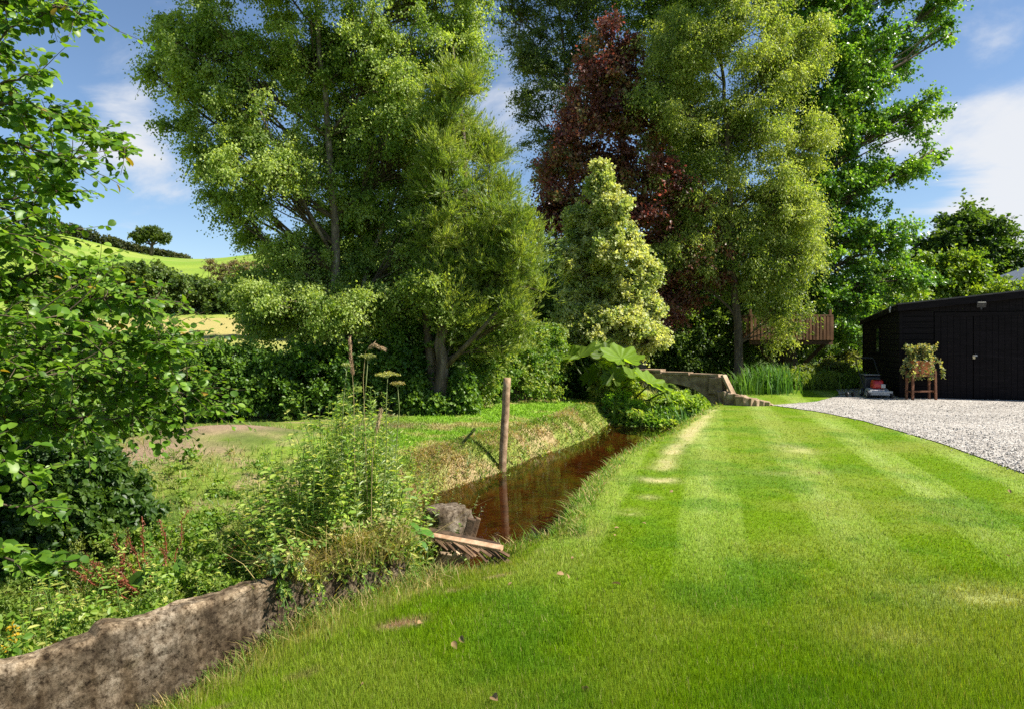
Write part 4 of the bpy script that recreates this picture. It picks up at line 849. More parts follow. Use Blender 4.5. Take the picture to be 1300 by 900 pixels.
    g = Geo(); box(g, bp(1.75, -.20, 2.40), [F3, S3 * .94 + U3 * .34, U3 * .94 - S3 * .34], (.10, .03, .065)); box(g, bp(1.75, -.19, 2.31), [F3, S3, U3], (.02, .02, .03)); fl = g.build("floodlight", M_blackpl, root, smooth=False, bevel=.006)
    g = Geo(); box(g, bp(1.75, -.229, 2.415), [F3, S3 * .94 + U3 * .34, U3 * .94 - S3 * .34], (.082, .004, .05)); g.build("lens", noise_mat("lamp_glass", [(.3, (.55, .55, .5)), (.7, (.8, .78, .7))], bump=0, rough=.15, spec=.8), fl, smooth=False)
    g = Geo(); tube(g, np.array([bp(-.16, .5, 2.25), bp(-.16, .5, 2.33), bp(-.14, .5, 2.40)]), [.02, .025, .02], 8); g.build("small_lamp", M_metal, root)
barn()
# house roof just showing behind the barn
g = Geo(); hr = thing("slate_roofed_house", "grey slate roof of a house peeping over the barn at the right edge", "house", (29.5, 32, 0))
y0 = 32.0
v = np.array([(23.6, y0, 3.2), (36, y0, 3.2), (36, y0 + 5, 5.7), (28.6, y0 + 5, 5.7), (23.6, y0 + 10, 3.2), (36, y0 + 10, 3.2)])
g.add(v, [np.array([[0, 1, 2, 3], [3, 2, 5, 4]]), np.array([[0, 3, 4]])]); g.build("roof", noise_mat("slate", [(.3, (.10, .12, .15)), (.7, (.2, .225, .26))], scale=3, stretch=(1, 6, 6), bump=.4, rough=.5), hr, smooth=False)
g = Geo(); abox(g, (23.9, y0 + .4, -.1), (35.7, y0 + 9.6, 3.18)); g.build("wall", noise_mat("render_wall", [(.3, (.5, .48, .44)), (.7, (.6, .58, .54))], bump=.2), hr, smooth=False)

# ------------------------------------------------------------------ tree platform around the poplar
M_deck = noise_mat("larch_boards", [(.3, (.09, .045, .022)), (.5, (.17, .09, .042)), (.7, (.25, .145, .07))], scale=7, stretch=(1, 1, .3), bump=.4, bscale=40, dist=.004, use_tint=True)
tp = thing("tree_platform", "orange-brown timber viewing platform with slatted sides built round the poplar", "platform", (9.9, 23.6, 0))
X0, X1, Y0, Y1, Z0, Z1 = 8.15, 11.0, 23.4, 25.9, 1.52, 2.36
g = Geo()
for k in range(18):
    y = Y0 + .07 + k * .14
    if y < Y1: abox(g, (X0, y - .065, Z0 - .03), (X1, y + .065, Z0), np.array([1, 1, 1]) * rng.uniform(.6, 1))
abox(g, (X0, Y0 + .02, Z0 - .18), (X1, Y0 + .07, Z0 - .032), (.7, .7, .7)); abox(g, (X0, Y1 - .07, Z0 - .18), (X1, Y1 - .02, Z0 - .032), (.7, .7, .7)); abox(g, (X0 + 1, Y0 + .1, Z0 - .18), (X0 + 1.06, Y1 - .1, Z0 - .032), (.7, .7, .7)); g.build("deck", M_deck, tp, smooth=False)
for side in range(4):
    g = Geo(); L = (X1 - X0) if side % 2 == 0 else (Y1 - Y0); n = int(L / .115)
    for k in range(n):
        t = (k + .5) / n * L; c = {0: (X0 + t, Y0 - .015), 1: (X1 + .015, Y0 + t), 2: (X0 + t, Y1 + .015), 3: (X0 - .015, Y0 + t)}[side]; hx, hy = (.042, .012) if side % 2 == 0 else (.012, .042)
        abox(g, (c[0] - hx, c[1] - hy, Z0 - .02), (c[0] + hx, c[1] + hy, Z1 - .05 + rng.normal() * .006), np.array([1, .95, .9]) * rng.uniform(.7, 1.3))
    g.build("slatted_side", M_deck, tp, smooth=False)
g = Geo()
for (a, b) in (((X0, Y0 - .03), (X1, Y0 + .03)), ((X0, Y1 - .03), (X1, Y1 + .03)), ((X1 - .03, Y0 + .04), (X1 + .03, Y1 - .04)), ((X0 - .03, Y0 + .04), (X0 + .03, Y1 - .04))): abox(g, (*a, Z1 - .045), (*b, Z1))
g.build("handrail", M_deck, tp, smooth=False, bevel=.005)
for a, b in (((10.8, 23.55, 1.38), (9.95, 24.3, .25)), ((8.4, 23.55, 1.38), (9.6, 24.3, .3))):
    g = Geo(); plank(g, a, b, .09, .12, col=(.35, .38, .4)); g.build("brace", M_deck, tp, smooth=False)
for x, y in ((X1 - .05, Y0 + .05), (X0 + .05, Y0 + .05)):
    g = Geo(); abox(g, (x - .04, y + .02, Z1), (x + .04, y + .10, Z1 + .18)); g.build("post", M_deck, tp, smooth=False, bevel=.005)

# ------------------------------------------------------------------ mower, planter and the small things on the gravel
def wheel(g, c, r, w, ax, col=(1, 1, 1)):
    ax = norm(np.asarray(ax, float)); prof = [(0, .3), (.4, .32), (.5, .62), (.62, .55), (.95, .5), (1, .3), (1, -.3), (.95, -.5), (.62, -.55), (.5, -.62), (.4, -.32), (0, -.3)]
    a = norm(np.cross(ax, [0, 0, 1])); b = np.cross(ax, a); th = np.arange(16) / 16 * 2 * np.pi
    v = np.array([np.asarray(c) + ax * q * w + r * p * (a * math.cos(t) + b * math.sin(t)) for p, q in prof for t in th]); n = len(prof)
    i = np.arange(n - 1)[:, None] * 16; j = np.arange(16)[None]; k = (j + 1) % 16
    g.add(v, [np.stack([i + j, i + k, i + 16 + k, i + 16 + j], -1).reshape(-1, 4)], col)
def mower():
    c = np.array([9.62, 18.05, 0]); c[2] = float(height(c[0], c[1])) + .015
    root = thing("lawn_mower", "red and grey petrol lawn mower with black grass bag parked in the barn's shade", "lawn mower", c)
    M_red = noise_mat("red_enamel", [(.3, (.36, .012, .012)), (.7, (.5, .02, .018))], bump=.05, rough=.3, spec=.6)
    M_grey = noise_mat("silver_deck", [(.3, (.30, .30, .31)), (.7, (.45, .45, .46))], bump=.1, rough=.4, spec=.6)
    # machine points towards the camera and a little right; handle away to the left
    fw = norm(np.array([-.22, -.975, 0])); sd = np.array([.975, -.22, 0]); up = np.array([0, 0, 1.])
    def q(f, s, z): return c + fw * f + sd * s + up * z
    def loft(g, rows, col=(1, 1, 1)):                     # rows of (f, half width, z low, z high)
        v = []
        for f, w, zl, zh in rows: v += [q(f, -w, zl), q(f, w, zl), q(f, w * .86, zh), q(f, -w * .86, zh)]
        n = len(rows); i = np.arange(n - 1)[:, None] * 4; j = np.arange(4)[None]; k = (j + 1) % 4
        g.add(np.array(v), [np.stack([i + j, i + k, i + 4 + k, i + 4 + j], -1).reshape(-1, 4), np.array([[3, 2, 1, 0]]), np.array([[0, 1, 2, 3]]) + (n - 1) * 4], col)
    g = Geo(); loft(g, [(-.26, .24, .07, .20), (-.1, .26, .05, .24), (.15, .27, .05, .24), (.34, .26, .06, .20), (.42, .22, .08, .15)]); g.build("deck", M_grey, root, smooth=False, bevel=.02)
    g = Geo(); box(g, q(.41, 0, .16), [sd, fw, up], (.28, .02, .03)); g.build("front_bar", M_metal, root, smooth=False, bevel=.012)
    g = Geo(); loft(g, [(-.06, .13, .24, .42), (.08, .16, .24, .47), (.2, .15, .24, .44), (.25, .1, .26, .38)]); e = g.build("engine_cover", M_red, root, smooth=False, bevel=.03)
    g = Geo(); tube(g, np.array([q(.08, 0, .47), q(.08, 0, .49), q(.08, 0, .50)]), [.09, .085, .05], 14); g.build("starter_cap", M_blackpl, e)
    g = Geo(); box(g, q(.25, .10, .31), [sd, fw, up], (.05, .04, .05)); g.build("exhaust", M_metal, root, smooth=False, bevel=.01)
    g = Geo(); loft(g, [(-.78, .20, .16, .34), (-.72, .24, .13, .50), (-.45, .25, .12, .56), (-.27, .22, .18, .50)]); g.build("grass_bag", M_blackpl, root, smooth=False, bevel=.04)
    g = Geo(); box(g, q(-.5, 0, .565), [sd, fw, up], (.20, .2, .012)); g.build("bag_lid", noise_mat("grey_plastic", [(.3, (.16, .15, .15)), (.7, (.24, .22, .22))], bump=.1, rough=.6), root, smooth=False, bevel=.008)
    for f, s, r in ((.30, -.28, .10), (.30, .28, .10), (-.25, -.29, .12), (-.25, .29, .12)):
        g = Geo(); wheel(g, q(f, s, r), r, .05, sd); w = g.build("wheel", M_blackpl, root)
        g = Geo(); wheel(g, q(f, s * 1.06, r), r * .55, .035, sd); g.build("hub", M_grey, w)
    g = Geo(); path = [q(-.2, -.22, .2), q(-.6, -.24, .55), q(-1.05, -.24, .95), q(-1.10, -.2, 1.0), q(-1.12, 0, 1.01), q(-1.10, .2, 1.0), q(-1.05, .24, .95), q(-.6, .24, .55), q(-.2, .22, .2)]; tube(g, np.array(path), .014, 8)
    tube(g, np.array([q(-.95, -.22, .97), q(-1.0, 0, .99), q(-.95, .22, .97)]), .009, 6); g.build("handle", M_blackpl, root)
mower()
jk = thing("jockey_wheels", "small black two wheeled trolley lying on the gravel left of the mower", "trolley", (8.88, 18.0, .02))
zc = float(height(8.9, 18)) + .03
for dx in (-.07, .09):
    g = Geo(); wheel(g, (8.9 + dx, 18.0, zc + .065), .065, .03, (1, .2, 0)); g.build("wheel", M_blackpl, jk)
g = Geo(); tube(g, np.array([(8.80, 17.98, zc + .065), (9.02, 18.02, zc + .065)]), .016, 8); tube(g, np.array([(8.9, 18.0, zc + .065), (8.82, 18.18, zc + .05), (8.7, 18.35, zc + .02)]), .014, 6); g.build("axle", M_blackpl, jk)

M_post = noise_mat("brown_stained_wood", [(.3, (.11, .045, .025)), (.7, (.21, .095, .05))], scale=9, bump=.3, use_tint=True)
px_, py_ = 10.36, 17.30
ps = thing("plant_stand", "four legged brown wooden stand holding the terracotta trough against the barn", "stand", (px_, py_, 0)); z0 = .012
for dx in (-.28, .28):
    for dy in (-.13, .13):
        g = Geo(); plank(g, (px_ + dx * 1.04, py_ + dy * 1.05, z0), (px_ + dx, py_ + dy, .74), .05, .05, (0, 1, 0)); g.build("leg", M_post, ps, smooth=False, bevel=.004)
g = Geo(); abox(g, (px_ - .28, py_ - .14, .60), (px_ + .28, py_ - .115, .66)); abox(g, (px_ - .28, py_ + .115, .60), (px_ + .28, py_ + .14, .66)); abox(g, (px_ - .27, py_ - .11, .64), (px_ + .27, py_ + .11, .66)); g.build("shelf", M_post, ps, smooth=False, bevel=.003)
g = Geo(); abox(g, (px_ - .28, py_ - .012, .2), (px_ + .28, py_ + .012, .24)); abox(g, (px_ - .30, py_ - .11, .2), (px_ - .27, py_ + .11, .24)); abox(g, (px_ + .27, py_ - .11, .2), (px_ + .30, py_ + .11, .24)); g.build("stretcher", M_post, ps, smooth=False, bevel=.003)
M_terra = noise_mat("terracotta", [(.3, (.42, .13, .055)), (.6, (.56, .21, .10)), (.8, (.6, .3, .18))], scale=6, bump=.2, rough=.8)
tr = thing("terracotta_trough", "rectangular terracotta plant trough with a rim on the brown wooden stand", "trough", (px_, py_, .664))
def frus(g, zl, zh, ax, ay, bx, by):
    v = [(px_ + sx * x, py_ + sy * y, z) for z, x, y in ((zl, ax, ay), (zh, bx, by)) for sx, sy in ((-1, -1), (1, -1), (1, 1), (-1, 1))]
    g.add(np.array(v), [np.array([[3, 2, 1, 0], [4, 5, 6, 7], [0, 1, 5, 4], [1, 2, 6, 5], [2, 3, 7, 6], [3, 0, 4, 7]])])
g = Geo(); frus(g, .664, .96, .20, .10, .25, .125); g.build("box", M_terra, tr, smooth=False, bevel=.01)
g = Geo(); frus(g, .955, 1.0, .265, .14, .268, .142); g.build("rim", M_terra, tr, smooth=False, bevel=.008)
vp = thing("trailing_plant", "variegated trailing plant spilling over the terracotta trough", "plant", (px_, py_, 1.0))
g, gs = Geo(), Geo(); vpal = np.array([(.10, .14, .05), (.25, .28, .12), (.38, .38, .2), (.30, .24, .08)])
for k in range(80):
    a = rng.uniform(0, 6.28); b = np.array([px_ + rng.uniform(-.2, .2), py_ + rng.uniform(-.1, .1), 1.0]); out_ = np.array([math.cos(a) * .30, math.sin(a) * .16, 0]) * rng.uniform(.4, 1.2)
    if k < 38: p = np.array([b, b + out_ * .6 + [0, 0, .12], b + out_ * 1.3 + [0, 0, -.02], b + out_ * 1.6 + [0, 0, -.16 - .18 * rng.random()], b + out_ * 1.6 + [0, 0, -.3 - .25 * rng.random()]])
    else: p = np.array([b, b + out_ * .3 + [0, 0, .12], b + out_ * .5 + [0, 0, .2], b + out_ * .7 + [0, 0, .26 + .12 * rng.random()], b + out_ * .9 + [0, 0, .28 + .15 * rng.random()]])
    tube(gs, p, [.004, .0035, .003, .002, .0015], 4, (.10, .14, .04), cap=False); t = rng.uniform(.1, 4, 26); q = np.stack([np.interp(t, np.arange(5), p[:, j]) for j in range(3)], 1) + rng.normal(size=(26, 3)) * .012
    scatter(g, T6, q, rdir(26) + [0, 0, -.2], rdir(26) + [0, -.3, .6], rng.uniform(.05, .085, 26), .055, vpal[rng.integers(0, 4, 26)])
gs.build("stems", M_leaf, vp); g.build("foliage", M_leaf, vp, smooth=False)

# ------------------------------------------------------------------ turf
def lawn_grass():
    n = 1250000
    px = rng.uniform(-420, 2250, n); py = HOR + 66 + (640 - 66) * rng.random(n) ** .92
    d = EYE * F / (py - HOR); x = (px - 650) / F * d
    x, d = x + rng.normal(size=n) * .004 * d, d
    ok = lawn_mask(x, d) & (d > 2.0); x, d = x[ok], d[ok]
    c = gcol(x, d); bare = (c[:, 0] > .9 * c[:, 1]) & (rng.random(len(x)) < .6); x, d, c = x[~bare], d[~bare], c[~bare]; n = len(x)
    z = height(x, d); u = side_u(x, d)
    edge = 1 - sstep(.12, .8, np.minimum(chan(x, d), np.where(d < 6, u, 9)))
    h = (.013 + .012 * rng.random(n)) * (1 + .9 * sstep(6, 3, d)) * (1 + edge * rng.uniform(0, 2.0, n)) * (.8 + .5 * fbm(x * 4, d * 4, 91))
    w = np.maximum(.0028, .00095 * d) * rng.uniform(.7, 1.3, n)
    v = (x - .285 * d); bd = np.where(np.sin((v - .88) / 1.12 * 2 * np.pi) > 0, 1, -1)[:, None] * sstep(3, 6, d)[:, None]
    lean = rng.normal(size=(n, 2)) * .010 + bd * np.array([.27, .96]) * .011
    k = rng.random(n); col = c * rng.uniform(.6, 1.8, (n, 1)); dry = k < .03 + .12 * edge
    col[dry] = np.array([.42, .36, .14]) * rng.uniform(.6, 1.2, (dry.sum(), 1)); lime = (k > .8); col[lime] *= np.array([1.35, 1.15, 1.0])
    # plain three-vertex blades
    th = rng.uniform(0, 2 * np.pi, n); s = np.stack([np.cos(th), np.sin(th), np.zeros(n)], 1) * (w / 2)[:, None]
    b = np.stack([x, d, z - .003], 1); t = b + np.concatenate([lean, h[:, None]], 1)
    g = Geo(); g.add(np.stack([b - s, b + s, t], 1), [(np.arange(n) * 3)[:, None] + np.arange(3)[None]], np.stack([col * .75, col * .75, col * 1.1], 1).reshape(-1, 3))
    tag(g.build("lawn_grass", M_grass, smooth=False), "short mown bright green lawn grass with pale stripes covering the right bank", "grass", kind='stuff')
lawn_grass()
def pts_in(px0, px1, d0, d1, n, cond=None):
    d = 1 / rng.uniform(1 / d1, 1 / d0, n); x = (rng.uniform(px0, px1, n) - 650) / F * d
    if cond is not None: k = cond(x, d); x, d = x[k], d[k]
    return x, d
STRAW = np.array([.40, .31, .13])
def tuft_grass():
    g = Geo()
    # long fringe on the right bank above the water
    x, y = pts_in(560, 960, 5.6, 17, 60000, lambda x, y: (side_u(x, y) > 0) & (chan(x, y) > .08) & (chan(x, y) < .46) & (y > 5.6)); k = rng.random(len(x)) < .25 + .75 * (fbm(x * 3, y * 3, 95) > .48); x, y = x[k], y[k]; n = len(x)
    col = np.where(rng.random((n, 1)) < .25, STRAW, np.array([.13, .24, .03])) * rng.uniform(.6, 1.3, (n, 1))
    blades(g, np.stack([x, y, height(x, y) - .01], 1), rng.uniform(.03, .11, n) * (.5 + fbm(x * 5, y * 5, 99)), np.maximum(.004, .0009 * y), rng.normal(size=(n, 2)) * .7 + [-.1, 0], .5, col, col * 1.1)
    # foot of the leat wall
    s = rng.uniform(-.6, 2.9, 5200); u = np.abs(rng.normal(size=5200)) * .16 + .01; x, y = WA[0] + WD[0] * s + WN[0] * u, WA[1] + WD[1] * s + WN[1] * u; n = len(x)
    col = np.where(rng.random((n, 1)) < .4, STRAW, np.array([.12, .21, .03])) * rng.uniform(.6, 1.3, (n, 1))
    blades(g, np.stack([x, y, height(x, y) - .01], 1), rng.uniform(.03, .13, n) * (1.3 - u), .0045, rng.normal(size=(n, 2)) * .6, .5, col, col)
    # near end of the pool, by the rack
    x, y = rng.uniform(-.25, .42, 2600), rng.uniform(5.75, 6.5, 2600); k = (chan(x, y) > -.12); x, y = x[k], y[k]; n = len(x)
    col = np.where(rng.random((n, 1)) < .3, STRAW, np.array([.14, .24, .03])) * rng.uniform(.6, 1.3, (n, 1))
    blades(g, np.stack([x, y, np.maximum(height(x, y), WATER_Z - .02)], 1), rng.uniform(.05, .16, n), .006, rng.normal(size=(n, 2)) * .5, .5, col, col)
    # mown strip beyond the water
    x, y = pts_in(430, 800, 8.4, 21, 60000, lambda x, y: (side_u(x, y) <= 0) & (chan(x, y) > .38) & (y > 8.4)); n = len(x)
    c = gcol(x, y) * rng.uniform(.65, 1.4, (n, 1))
    blades(g, np.stack([x, y, height(x, y) - .005], 1), rng.uniform(.025, .06, n), .0012 * y, rng.normal(size=(n, 2)) * .35, .4, c, c)
    # sloping bank: cut straw and tufts
    x, y = pts_in(520, 830, 7.6, 18, 60000, lambda x, y: (side_u(x, y) <= 0) & (chan(x, y) > .02) & (chan(x, y) < .85)); n = len(x); k = fbm(x * 2.4, y * 2.4, 97)
    c = np.where((rng.random(n) < sstep(.42, .62, k) * .75 + .08)[:, None], np.array([.40, .29, .15]), np.array([.13, .21, .03])) * rng.uniform(.5, 1.3, (n, 1))
    ln = rng.normal(size=(n, 2)) * .8 + [.3, -.3]
    blades(g, np.stack([x, y, height(x, y) - .01], 1), rng.uniform(.03, .12, n), .0011 * y, ln, .7, c, c)
    tag(g.build("rough_grass", M_grass, smooth=False), "longer uneven grass and cut straw fringing the stream banks and the wall foot", "grass", kind='stuff')
tuft_grass()

# ------------------------------------------------------------------ low cover on the left
LEFT = lambda x, y: (side_u(x, y) < -.16) & ((chan(x, y) > .35) | (y < 6.0))
def cover():
    g = Geo()
    mound = lambda x, y: np.exp(-(((x + 4.3) / 1.75) ** 2 + ((y - 10.3) / 1.0) ** 2) ** 1.5)
    # grass among it
    x, y = pts_in(-200, 620, 2.6, 12, 62000, lambda x, y: LEFT(x, y) & (mound(x, y) < .35 + .6 * rng.random(len(x)) ** 3) & ((y < 9.2) | (x < -.18 * 0 - 2.6))); n = len(x); k = fbm(x * 1.3, y * 1.3, 101)
    c = np.where((rng.random(n) < .16 + .25 * (k > .55))[:, None], STRAW * .9, np.array([.13, .22, .028])) * rng.uniform(.5, 1.35, (n, 1))
    blades(g, np.stack([x, y, height(x, y) - .01], 1), rng.uniform(.04, .14, n) * (.6 + k), np.maximum(.004, .0009 * y), rng.normal(size=(n, 2)) * .6, .5, c, c * 1.1)
    # broadleaf carpet: nettles, creeping cover
    x, y = pts_in(-200, 600, 2.5, 11.5, 3400, lambda x, y: LEFT(x, y) & (mound(x, y) < .35) & ((y < 9.0) | (x < -3.2)))
    k = fbm(x * 1.4 + 7, y * 1.4, 103); near_wall = np.exp(-((side_u(x, y) + .45) / .5) ** 2) * (y < 5.5); keep = rng.random(len(x)) < sstep(.36, .56, k) * .9 + .10 + near_wall; x, y, k = x[keep], y[keep], k[keep]; near_wall = near_wall[keep]
    hgt = .07 + .22 * sstep(.4, .62, k) * (.4 + .6 * (y < 6.5)) + .14 * near_wall; q = np.stack([x, y, height(x, y) + hgt * rng.uniform(.25, 1, len(x))], 1)
    h_ = len(q) // 2; leafcloud(g, q[h_:], .12, 9, 12, .024, .012, [(.12, .20, .03), (.18, .25, .04), (.24, .28, .06)], droop=.1, hang=.0, up=.7, along=.6, flat=.8, tw_up=.5)
    leafcloud(g, q[:h_], .13, 6, 9, .044, .028, [(.08, .17, .016), (.13, .23, .024), (.18, .28, .03), (.25, .31, .05)], droop=.2, hang=.2, up=1.0, along=.4, flat=.5, T=T6)
    tag(g.build("ground_cover", M_leaf, smooth=False), "low tangled weeds, nettles and grass covering the ground behind the concrete wall", "weeds", kind='stuff')
cover()

# ------------------------------------------------------------------ tall weeds by the sluice
def stem_plant(gl, gs, base, top, nl, L, W, pal, r=.004, sag=.05, T=T6, from_=.12, hang=.25, side=.85, scol=(.13, .21, .05), shrink=.6, pairs=False):
    p = branch_path(base, top, sag=sag, wob=.05, n=8); tube(gs, p, np.linspace(r, r * .4, 8), 5, scol, cap=False)
    t = np.linspace(from_, 1, nl) + rng.normal(size=nl) * .02; tc = np.clip(t, 0, 1) * 7
    q = np.stack([np.interp(tc, np.arange(8), p[:, j]) for j in range(3)], 1); ax = norm(p[-1] - p[0])
    a = np.arange(nl) * (1.5708 if pairs else 2.4) + rng.normal(size=nl) * .4; e1 = norm(np.cross(ax, [1, .3, .2])); e2 = np.cross(ax, e1)
    d = (np.cos(a)[:, None] * e1 + np.sin(a)[:, None] * e2) * side + ax * .45 - np.array([0, 0, hang]); pal = np.asarray(pal)
    s = (1 - shrink * (t - from_)) * rng.uniform(.75, 1.2, nl)
    scatter(gl, T, q, d, rdir(nl) * .4 + ax + [.2, -.1, .5], L * s, W * s, pal[rng.integers(0, len(pal), nl)] * rng.uniform(.75, 1.25, (nl, 1)))
def gpos(px, d):
    x = (px - 650) / F * d; return np.array([x, d, float(height(x, d)) - .01])
WEED = [(.14, .25, .03), (.20, .32, .04), (.29, .38, .06), (.42, .43, .11)]
GREYW = [(.14, .21, .06), (.20, .27, .09), (.28, .33, .14)]
def weed_mass():
    gl, gs = Geo(), Geo()
    for k in range(480):                                   # leafy stems
        px = rng.normal(430, 72); d = rng.uniform(4.35, 6.2); b = gpos(px, d)
        if side_u(b[0], b[1]) > -.10: continue
        h = np.interp(px, [260, 300, 345, 400, 450, 500, 560, 610], [.38, .55, .85, 1.2, 1.42, 1.05, .70, .42]) * rng.uniform(.45, 1.08)
        top = b + [rng.normal() * .14 * h, rng.normal() * .14 * h, h]
        stem_plant(gl, gs, b, top, int(9 + 22 * h), *((rng.uniform(.055, .085), rng.uniform(.022, .04)) if k % 3 else (rng.uniform(.09, .14), rng.uniform(.05, .085))), WEED, hang=.3, pairs=True)
    for k in range(210):                                    # narrow leaved, upright
        px = rng.normal(462, 30); d = rng.uniform(4.6, 5.7); b = gpos(px, d)
        if side_u(b[0], b[1]) > -.08: continue
        h = rng.uniform(.65, 1.48) * np.interp(px, [380, 440, 475, 540], [.6, 1.0, 1.02, .6]); top = b + [rng.normal() * .10, rng.normal() * .10, h]
        stem_plant(gl, gs, b, top, int(55 * h), .075, .017, GREYW if k % 2 else WEED, hang=.05, side=.7, shrink=.5)
    for k in range(70):                                    # grey-green sprays hanging to the water on the right
        px = rng.normal(528, 26); d = rng.uniform(5.6, 7.4); b = gpos(px, d); h = rng.uniform(.3, .62); top = b + [rng.uniform(-.05, .28), rng.normal() * .12, h]
        stem_plant(gl, gs, b, top, int(45 * h), .055, .014, GREYW, hang=.1, side=.8)
    for k in range(520):                                   # along the far bank round the post
        px = rng.uniform(470, 790); d = rng.uniform(7.6, 16); b = gpos(px, d)
        if side_u(b[0], b[1]) > 0 or chan(b[0], b[1]) < .02 or chan(b[0], b[1]) > (.9 if b[1] < 10 else .30): continue
        h = rng.uniform(.12, .40); stem_plant(gl, gs, b, b + [rng.uniform(-.05, .12), rng.normal() * .08, h], int(8 + 40 * h), .06, .028, WEED if k % 3 else GREYW, hang=.2)
    for k in range(150):                                    # further left along the wall
        px = rng.uniform(20, 360); d = rng.uniform(3.4, 5.2); b = gpos(px, d); u = side_u(b[0], b[1])
        if u > -.22 or u < -1.5: continue
        h = rng.uniform(.18, .48); stem_plant(gl, gs, b, b + [rng.normal() * .08, rng.normal() * .08, h], int(8 + 24 * h), rng.uniform(.05, .09), rng.uniform(.022, .045), WEED, hang=.3, pairs=True)
    for k in range(150):                                   # spilling over the right half of the wall
        s_ = rng.uniform(1.38, 2.5); b = np.array([*(WA + WD * s_ + WN * rng.uniform(-.14, -.01)), .07]); o_ = rng.uniform(.02, .22)
        e = b + np.array([*(WN * o_), 0]) + [rng.normal() * .08, rng.normal() * .06, rng.uniform(-.26, .30)]
        stem_plant(gl, gs, b, e, 13, rng.uniform(.04, .075), rng.uniform(.016, .034), WEED if k % 3 else [(.30, .24, .10), (.22, .22, .06)], hang=.35, sag=.3, pairs=True)
    b_ = rng.uniform(0, 1, 2600)                           # grass through it all, dry low down
    px = rng.normal(432, 48, 2600); d = rng.uniform(4.2, 5.9, 2600); x = (px - 650) / F * d; ok = side_u(x, d) < -.05; x, d, b_ = x[ok], d[ok], b_[ok]; n = len(x)
    c = np.where((b_ < .6)[:, None], STRAW * 1.25, np.array([.19, .27, .04])) * rng.uniform(.55, 1.25, (n, 1))
    blades(gl, np.stack([x, d, height(x, d)], 1), rng.uniform(.2, .85, n), .006, rng.normal(size=(n, 2)) * .35 + [.06, -.08], .6, c, c * 1.1)
    tag(gl.build("weed_tangle", M_leaf, smooth=False), "dense tangle of mixed green weeds and grass growing beside the sluice and along the wall", "weeds", kind='stuff')
    tag(gs.build("weed_stems", M_grass), "crowded thin stems inside the tangle of weeds by the sluice", "weeds", kind='stuff')
weed_mass()

def tussock(name, label, base, n, h, c, spread=.12, w=.005, lean=.45, cat="grass", group=None, off=(0, 0), mixc=None, nod=.6):
    p = np.asarray(base) + np.concatenate([rng.normal(size=(n, 2)) * spread, np.zeros((n, 1))], 1); p[:, 2] = np.maximum(height(p[:, 0], p[:, 1]), base[2] - .02) - .01
    col = np.broadcast_to(np.asarray(c, float), (n, 3)).copy()
    if mixc is not None: k = rng.random(n) < .4; col[k] = mixc
    col *= rng.uniform(.55, 1.3, (n, 1)); g = Geo()
    blades(g, p, rng.uniform(.5, 1.1, n) * h, w, rng.normal(size=(n, 2)) * lean + np.array(off), nod, col, col * 1.15)
    o = g.build(name, M_grass, smooth=False); return tag(o, label, cat, group)
def onwall(s, u): x, y = WA + WD * s + WN * u; return np.array([x, y, 0.])
b = onwall(1.95, -.06); b[2] = .08; tussock("dry_grass_tussock", "straw coloured dry grass tussock spilling over the right end of the concrete wall", b, 520, .42, STRAW * 1.1, .11, .005, .55, off=(.18, -.22), mixc=(.16, .22, .04), nod=.9)
b = onwall(1.62, -.10); b[2] = .07; tussock("dry_grass_tussock", "brown dry grass hanging down the wall face beside the nettle", b, 260, .30, STRAW * .8, .09, .005, .6, off=(.25, -.32), nod=1.1)
b = onwall(2.25, -.02); b[2] = .02; tussock("dry_grass_tussock", "dry grass bunch over the end of the wall next to the rack", b, 220, .38, STRAW, .07, .005, .5, off=(.2, -.15), mixc=(.2, .22, .05), nod=.9)

def plant(name, label, cat, base, fill, group=None, m=None, stem_m=None):
    root = thing(name, label, cat, tuple(base), group); g, gs = Geo(), Geo(); fill(g, gs); gs.build("stem", stem_m or M_grass, root); g.build("leaves", m or M_leaf, root, smooth=False); return root
# nettle hanging over the wall face
b = onwall(1.42, -.05); b[2] = .09
def f(g, gs):
    for k in range(9):
        e = b + np.array([*(WN * rng.uniform(.04, .22)), 0]) + [rng.normal() * .09, rng.normal() * .06, rng.uniform(-.30, .16)]
        stem_plant(g, gs, b, e, 15, .06, .034, [(.06, .12, .03), (.09, .16, .04), (.12, .19, .06)], hang=.4, sag=.35, pairs=True)
plant("nettle_plant", "leafy green nettle hanging over the front face of the concrete wall", "plant", b, f)
# broad leaved seedling clump at the wall end
b = gpos(505, 5.15); b[2] = .02
def f(g, gs):
    for k in range(17):
        a = rng.uniform(0, 6.28); e = b + [math.cos(a) * rng.uniform(.05, .17) + .03, math.sin(a) * .12, rng.uniform(.04, .20)]
        tube(gs, branch_path(b, e, n=5), [.004] * 5, 5, (.10, .2, .05)); dr = np.array([[math.cos(a), math.sin(a) * .8, -.15 - .5 * rng.random()]])
        scatter(g, TN, e[None], dr, np.array([[.3, -.5, .9]]) + rng.normal(size=(1, 3)) * .3, [rng.uniform(.10, .15)], [rng.uniform(.06, .085)], np.array([[.10, .25, .035]]) * rng.uniform(.75, 1.3))
plant("broadleaf_plant", "bright green plant with large oval leaves above the fallen rack", "plant", b, f, m=M_gloss)
